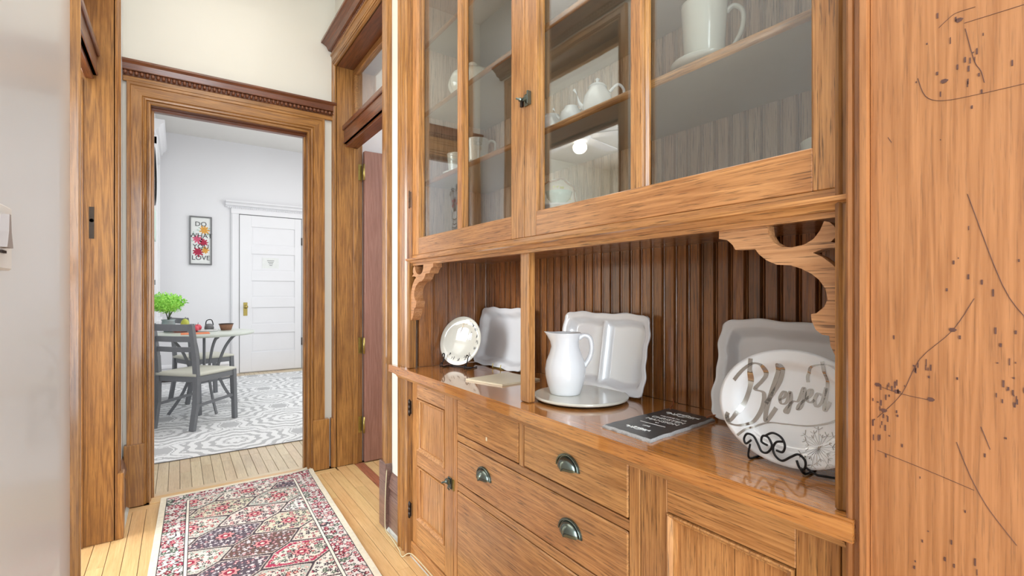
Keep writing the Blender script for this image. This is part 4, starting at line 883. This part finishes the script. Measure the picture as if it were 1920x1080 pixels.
# far white door : door_4
D4 = empty('door_4', (1.1, 7.7, 0), kind='structure')
def wb(x0, x1, d0, d1, z0, z1, b=.002): return B(x0, x1, 7.7-d1, 7.7-d0, z0, z1, b)
g = wb(.705, 1.505, .0, .010, .012, 2.205); g.build('door_slab', 'whitewood', D4)
PZ = [(.012, .282), (.549, .675), (.912, 1.053), (1.29, 1.424), (1.669, 1.788), (2.047, 2.205)]
for a, b2 in ((.705, .850), (1.413, 1.505)): wb(a, b2, .010, .022, .012, 2.205).build('stile', 'whitewood', D4)
for a, b2 in PZ: wb(.850, 1.413, .010, .022, a, b2).build('rail', 'whitewood', D4)
for i in range(5):
    z0, z1 = PZ[i][1], PZ[i+1][0]; wb(.868, 1.395, .010, .0125, z0+.018, z1-.018).build('panel', 'whitewood', D4)
for a, b2 in ((.600, .697), (1.513, 1.61)):
    g = wb(a, b2, 0, .026, 0, 2.215, .004); g.box(a+.012, b2-.012, 7.7-.034, 7.7-.026, 0, 2.215, .004); g.build('casing', 'whitewood', D4)
g = wb(.600, 1.61, 0, .028, 2.215, 2.30, .004); g.build('head_casing', 'whitewood', D4)
G().prism(CROWN, lambda u, v, t: (t, 7.7-u*1.2, 2.30+v), .535, 1.70).build('crown', 'whitewood', D4)
g = G()
for i in range(46): g.box(.56+i*.0235, .572+i*.0235, 7.7-.046, 7.7-.028, 2.286, 2.302)
g.build('dentil_course', 'whitewood', D4, kind='stuff')
g = G(); g.box(.697, .705, 7.7-.012, 7.7, .01, 2.21); g.box(1.505, 1.513, 7.7-.012, 7.7, .01, 2.21); g.box(.697, 1.513, 7.7-.012, 7.7, 2.205, 2.215); g.build('gap_shade_strip', 'greyframe', D4)  # grey strips painted as the shaded gap around the slab
g = wb(.750, .800, .022, .026, .80, .985); g.build('lock_plate', 'brass', D4); G().lathe([(0, 0), (.010, .0), (.010, .03), (.024, .04), (.028, .055), (.022, .07), (0, .075)], (.775, 0, 0), 20, 'Y').xf(Matrix.Translation((0, 7.674, .925)) @ Matrix.Scale(-1, 4, (0, 1, 0))).build('knob', 'brass', D4)
for z in (.35, 1.82):
    g = G(); g.lathe([(0, 0), (.008, 0), (.008, .11), (0, .11)], (1.509, 7.672, z), 10); g.build('hinge', 'darkmetal', D4)
NP = empty('door_notice', (1.12, 7.668, 1.46), 'small white paper notice on the second panel of the white door', 'notice')
B(.985, 1.20, 7.684, 7.6872, 1.47, 1.62).build('sheet', 'canvas', NP)
g = G()
for k in range(4): g.box(1.05+.01*k, 1.14-.008*k, 7.683, 7.6838, 1.575-k*.022, 1.582-k*.022)
g.build('print_lines', 'greyframe', NP, kind='stuff')

# picture DO WHAT YOU LOVE
PC = empty('framed_picture', (.25, 7.7, 1.494), 'narrow tall framed flower print reading DO WHAT YOU LOVE on the far wall', 'picture')
px0, px1, pz0, pz1 = .124, .378, 1.494, 2.139
g = G(); t_ = .016
for a in ((px0, px1, pz0, pz0+t_), (px0, px1, pz1-t_, pz1), (px0, px0+t_, pz0+t_, pz1-t_), (px1-t_, px1, pz0+t_, pz1-t_)): g.box(a[0], a[1], 7.672, 7.699, a[2], a[3])
g.build('frame', 'greyframe', PC); B(px0+t_, px1-t_, 7.685, 7.698, pz0+t_, pz1-t_).build('canvas', 'canvas', PC)
def flower(cx, cz, r, mat, n=9, y=7.684, parent=PC, seed=1):
    rs = random.Random(seed); g = G()
    for lay in (1, .66):
        for k in range(n):
            a = 2*math.pi*(k+.5*(lay < 1))/n+rs.uniform(-.1, .1); R_ = r*lay*rs.uniform(.88, 1.1); w = .26
            g.add([(cx, y-(1-lay)*.002, cz)]+[(cx+R_*f*math.cos(a+d), y-(1-lay)*.002, cz+R_*f*math.sin(a+d)) for f, d in ((.55, -w), (.85, -w*.7), (1, 0), (.85, w*.7), (.55, w))], [(0, 1, 2, 3, 4, 5)])
    g.build('flower', mat, parent, fix=False)
for bdy, z in (('DO', 2.035), ('WHAT', 1.880), ('YOU', 1.735), ('LOVE', 1.585)): text(bdy, .086, basis((.252, 7.6822, z), (1, 0, 0), (0, 0, 1)), 'lettering', 'darkink', PC)
flower(.290, 1.960, .064, 'gold', seed=1); flower(.215, 1.835, .062, 'pink', seed=2); flower(.280, 1.795, .056, 'crimson', seed=3); flower(.220, 1.665, .068, 'crimson', seed=4); flower(.300, 1.69, .050, 'gold', seed=5)
g = G(); rs = random.Random(2)
for i in range(22):
    x, z, a = rs.uniform(.155, .345), rs.uniform(1.62, 2.0), rs.uniform(0, 6.28); g.add([(x, 7.6845, z), (x+.012*math.cos(a+.5), 7.6845, z+.012*math.sin(a+.5)), (x+.028*math.cos(a), 7.6845, z+.028*math.sin(a)), (x+.012*math.cos(a-.5), 7.6845, z+.012*math.sin(a-.5))], [(0, 1, 2, 3)])
g.build('leaf_sprays', 'leafprint', PC, fix=False)

# dining left wall: window, mirror, mint board, small floral picture near the doorway
W1 = empty('window_1', (-.22, 7.0, .85), kind='structure')
g = G(); g.box(-.22, -.185, 6.45, 6.55, .80, 2.80, .003); g.build('casing', 'whitewood', W1); B(-.22, -.185, 7.45, 7.55, .80, 2.80, .003).build('casing', 'whitewood', W1)
B(-.22, -.182, 6.45, 7.55, 2.72, 2.82, .003).build('head_casing', 'whitewood', W1); G().prism(CROWN, lambda u, v, t: (-.22+u*1.5, t, 2.82+v*1.7), 6.35, 7.62).build('crown', 'whitewood', W1)
B(-.24, -.16, 6.42, 7.58, .78, .82, .004).build('window_sill', 'whitewood', W1)
for z0, z1, xx in ((.85, 1.80, -.285), (1.76, 2.72, -.32)):
    g = G(); g.box(xx, xx+.03, 6.55, 6.60, z0, z1); g.box(xx, xx+.03, 7.40, 7.45, z0, z1); g.box(xx, xx+.03, 6.60, 7.40, z0, z0+.05); g.box(xx, xx+.03, 6.60, 7.40, z1-.05, z1); s_ = g.build('sash', 'whitewood', W1)
    B(xx+.012, xx+.016, 6.60, 7.40, z0+.05, z1-.05).build('glass_pane', 'glass', s_)
MR = empty('oval_mirror', (-.22, 5.95, 2.0), 'black framed oval wall mirror seen edge on beyond the doorway', 'mirror')
cy_, cz_ = 5.95, 2.27
g = G(); pts = [(cy_+.44*math.cos(a), cz_+.27*math.sin(a)) for a in [i*math.pi/24 for i in range(48)]]
g.tube([(-.196, y, z) for y, z in pts+pts[:2]], .012, 8); g.build('frame', 'black', MR); G().prism(pts, lambda u, v, t: (t, u, v), -.2199, -.200).build('mirror_glass', 'silver', MR)
B(-.2199, -.190, 5.55, 6.35, 1.66, 1.97, .004).build('hanging_board', 'mint', None, 'pale mint board hanging under the oval mirror', 'board')
CT = empty('wall_control', (-.2199, 6.1, 1.18), 'small white and grey wall control beside the mint board', 'switch')
B(-.2199, -.195, 6.02, 6.14, 1.18, 1.30, .003).build('plate', 'plastic', CT); B(-.195, -.188, 6.06, 6.10, 1.20, 1.25).build('rocker', 'greyframe', CT)
FC = empty('botanical_picture', (-.2199, 3.60, 1.62), 'white canvas with a line drawn bouquet in a vase on the dining room side wall', 'picture')
B(-.2199, -.205, 3.42, 3.79, 1.60, 2.09, .002).build('canvas', 'canvas', FC)
g = G(); rs = random.Random(6)
def vp(y, z): return (-.204, y, z)
g.tube(spline([vp(3.57, 1.80), vp(3.555, 1.76), vp(3.575, 1.72), vp(3.56, 1.66), vp(3.60, 1.645), vp(3.64, 1.66), vp(3.625, 1.72), vp(3.645, 1.76), vp(3.63, 1.80), vp(3.57, 1.80)], 4), .002, 4)
for i in range(9):
    t = rs.uniform(-.09, .09); h = rs.uniform(.08, .22); q = [vp(3.60+t*.2, 1.80), vp(3.60+t*.7, 1.80+h*.5), vp(3.60+t, 1.80+h)]; g.tube(spline(q, 4), .0018, 4)
    for k in range(6): a = rs.uniform(0, 6.28); g.tube([q[2], vp(3.60+t+.022*math.cos(a), 1.80+h+.022*math.sin(a))], .002, 4)
for z in (1.74, 1.70, 1.67): g.tube([vp(3.565, z), vp(3.60, z-.012), vp(3.635, z)], .004, 4)
g.build('bouquet_drawing', 'greyframe', FC)
g = G()
for i in range(7): y, z = 3.60+rs.uniform(-.04, .04), 1.86+rs.uniform(-.03, .04); g.add([(-.2035, y+.014*math.cos(k), z+.014*math.sin(k)) for k in range(6)], [tuple(range(6))])
g.build('pink_blooms', 'pink', FC, fix=False, kind='stuff')

# dining table
TX, TY, TR = .205, 5.45, .42
TB_ = empty('dining_table', (TX, TY, 0), 'round pale grey-green dining table with curved charcoal metal legs', 'table')
G().lathe([(0, .722), (TR-.012, .722), (TR, .728), (TR, .744), (TR-.006, .75), (0, .75)], (TX, TY, 0), 64).build('tabletop', 'tabletop', TB_)
for k in range(4):
    a = math.radians(17+90*k); d = Vector((math.cos(a), math.sin(a), 0)); c = Vector((TX, TY, 0)); pts = [c+d*r+Vector((0, 0, z)) for r, z in ((.33, .719), (.26, .69), (.19, .60), (.14, .48), (.115, .38), (.14, .28), (.20, .15), (.29, .0175))]
    P = spline(pts, 5); g = G()
    for i in range(len(P)-1): g.bar(P[i], P[i+1]+(P[i+1]-P[i])*.05, .022, .016, up=(-d.y, d.x, 0))
    g.build('leg', 'chair', TB_)
g = G(); g.tube([(TX+.115*math.cos(a), TY+.115*math.sin(a), .38) for a in [i*math.pi/12 for i in range(25)]], .009, 8)
for k in range(2): a = math.radians(17+90*k); d = Vector((math.cos(a), math.sin(a), 0)); c = Vector((TX, TY, .38)); g.bar(c-d*.115, c+d*.115, .02, .014)
g.build('ring', 'chair', TB_)
g = G(); g.tube([(TX, TY, .38), (TX, TY, .72)], .012, 8); g.build('column', 'chair', TB_)

def chair(cx, cy, fx, fy, label):
    f = Vector((fx, fy, 0)).normalized(); s_ = Vector((f.y, -f.x, 0)); c = Vector((cx, cy, 0)); p = lambda a, b, z: c+f*a+s_*b+Vector((0, 0, z))
    T = empty('dining_chair', (cx, cy, .008), label, 'chair', 'charcoal ladder back chairs at the dining table')
    for sg in (-1, 1):
        g = G(); w = sg*.19
        pts = [p(-.235, w, .0085), p(-.20, w, .22), p(-.195, w, .44), p(-.205, w, .60), p(-.245, w, .865)]
        for i in range(4): g.bar(pts[i], pts[i+1]+(pts[i+1]-pts[i]).normalized()*.004, .028, .045 if i < 3 else .04, up=(s_.x, s_.y, 0))
        g.build('leg', 'chair', T)
        g = G(); g.bar(p(.205, w, .0085), p(.19, w, .445), .034, .034, up=(s_.x, s_.y, 0)); g.build('leg', 'chair', T)
        g = G(); g.bar(p(-.19, w, .415), p(.19, w, .415), .020, .045); g.build('apron', 'chair', T)
        g = G(); g.bar(p(-.205, w, .20), p(.20, w, .22), .016, .022); g.build('stretcher', 'chair', T)
    for a in (-.19, .19): g = G(); g.bar(p(a, -.18, .415), p(a, .18, .415), .020, .045); g.build('apron', 'chair', T)
    for z, hgt in ((.838, .055), (.745, .045), (.660, .040)):
        g = G(); a0 = -.205-(z-.60)*.15; P = spline([p(a0, -.18, z), p(a0-.018, 0, z), p(a0, .18, z)], 5)
        for i in range(len(P)-1): g.bar(P[i], P[i+1]+(P[i+1]-P[i])*.04, .014, hgt)
        g.build('back_slat', 'chair', T)
    g = G(); vs = []; nu = 14
    def seat(u, v):
        a, b2 = (u*2-1), (v*2-1); e = max(abs(a), abs(b2)); h = .462+.012*(1-e**6); k = 1-.02*abs(a*b2)
        return p(a*.215*k, b2*.205*k, h), Vector((0, 0, 1))
    g.sheet(seat, nu, nu, .022); g.build('seat', 'seat', T)
    return T
chair(.137, 4.955, .73, .68, 'charcoal ladder back chair with beige seat in front of the table')
chair(.225, 6.08, .93, .37, 'charcoal ladder back chair with beige seat on the far side of the table')

# things on the table
def on(x, y): return .7505
PL = empty('potted_plant', (-.075, 5.66, .7505), 'bright lime green bushy plant in a blue grey pot on the table', 'plant')
G().lathe([(0, 0), (.035, 0), (.048, .02), (.055, .07), (.050, .10), (.058, .115), (.052, .113), (.044, .09), (0, .085)], (-.075, 5.66, .7505), 28).build('pot', 'potglass', PL)
g = G()
for k in range(5): a = k*1.26; g.tube(spline([(-.075, 5.66, .83), (-.075+.012*math.cos(a), 5.66+.012*math.sin(a), .90), (-.075+.05*math.cos(a), 5.66+.05*math.sin(a), .98)], 4), .0045, 5)
g.build('stems', 'stemgreen', PL)
rs = random.Random(12); base = None
g = G()
for i in range(1700):
    t, z = rs.uniform(0, 6.283), rs.uniform(-1, 1); q = math.sqrt(1-z*z); rr = rs.uniform(.7, 1.0)*(1+.12*math.sin(3*t)+.1*math.sin(5*z+t)); n_ = Vector((q*math.cos(t), q*math.sin(t), z)); c = Vector((-.095, 5.66, 1.02))+Vector((n_.x*.150*rr, n_.y*.13*rr, n_.z*.092*rr))
    a = Vector((rs.uniform(-1, 1), rs.uniform(-1, 1), rs.uniform(-.5, 1))).normalized(); b2 = a.cross(n_+Vector((.01, 0, 0))).normalized(); L_ = rs.uniform(.014, .026)
    g.add([c, c+a*L_*.5+b2*L_*.35, c+a*L_+n_*.004, c+a*L_*.5-b2*L_*.35], [(0, 1, 2), (0, 2, 3)])
g.sphere((-.095, 5.66, 1.02), .12, .10, .072, 16, 10)
g.build('foliage', 'green', PL, kind='stuff', fix=False)
B(.02, .24, 5.13, 5.36, .7505, .7530, .001).build('placemat', 'orange', None, 'orange woven placemat lying on the near side of the table', 'placemat')
G().lathe([(0, 0), (.05, 0), (.09, .035), (.10, .055), (.096, .055), (.05, .012), (0, .010)], (.02, 5.52, .7505), 32).build('bowl', 'coral', None, 'coral pink bowl beside the plant pot on the table', 'bowl')
def fruit(name, x, y, z, rx, rz, mat, label):
    T = empty(name, (x, y, z), label, 'fruit'); G().sphere((x, y, z+rz), rx, rx, rz, 18, 12).build('flesh', mat, T); G().tube([(x, y, z+2*rz-.004), (x+.004, y, z+2*rz+.016)], .0022, 5).build('stem', 'stemgreen', T)
fruit('pear', .055, 5.50, .764, .036, .056, 'pear', 'yellow green pear standing in the coral bowl'); fruit('apple', .158, 5.60, .7505, .034, .032, 'red', 'red apple right of the green pear'); fruit('apple', .135, 5.48, .7505, .032, .030, 'red', 'smaller pink red apple nearest the tray')
G().lathe([(0, 0), (.08, 0), (.085, .010), (.09, .014), (.075, .005), (0, .004)], (.235, 5.46, .7505), 32).build('plate', 'ceramic', None, 'white plate in the middle of the table', 'plate')
TE = empty('kettle', (.255, 5.58, .7570), 'small dark kettle standing behind the white plate on table', 'kettle')
TE.location.y = 5.62; TE.location.z = .7505
G().lathe([(0, 0), (.035, 0), (.042, .02), (.036, .05), (.02, .062), (0, .064)], (.255, 5.66, .7505), 24).build('body', 'greyframe', TE); G().tube(spline([(.225, 5.66, .80), (.235, 5.66, .845), (.275, 5.66, .85), (.29, 5.66, .80)], 5), .005, 6).build('handle', 'black', TE)
BK = empty('basket', (.395, 5.58, .7505), 'small woven brown basket near the right of the table', 'basket')
G().lathe([(0, 0), (.045, 0), (.06, .05), (.064, .06), (.058, .058), (.042, .008), (0, .006)], (.395, 5.58, .7505), 24).build('body', 'basket', BK); G().tube([(.395+.063*math.cos(a), 5.58+.063*math.sin(a), .811) for a in [i*math.pi/10 for i in range(21)]], .004, 6).build('rim', 'darkmetal', BK)

# ------------------------------------------------------------------ left room: ceiling fan seen reflected
CFN = empty('ceiling_fan', (-1.67, 3.66, 2.62), 'white ceiling fan with lit globe reflected in the cabinet glass', 'fan')
g = G(); g.tube([(-1.67, 3.66, 2.89), (-1.67, 3.66, 2.74)], .014, 10); g.lathe([(0, 2.66), (.09, 2.66), (.11, 2.70), (.10, 2.75), (0, 2.76)], (-1.67, 3.66, 0), 28); g.build('motor', 'whitewood', CFN)
for k in range(5):
    a = k*2*math.pi/5+.4; d = Vector((math.cos(a), math.sin(a), 0)); c = Vector((-1.67, 3.66, 2.705)); g = G(); g.bar(c+d*.09, c+d*.62, .13, .008); g.build('blade', 'whitewood', CFN)
G().sphere((-1.67, 3.66, 2.60), .07, .07, .06, 20, 12).build('globe', 'bulb', CFN)
pl_ = bpy.data.lights.new('fan_lamp', 'POINT'); pl_.energy = 0.1; pl_.color = (1, .95, .86); pl_.shadow_soft_size = .07; po = bpy.data.objects.new('fan_lamp', pl_); po.location = (-1.67, 3.66, 2.60); COL.objects.link(po)
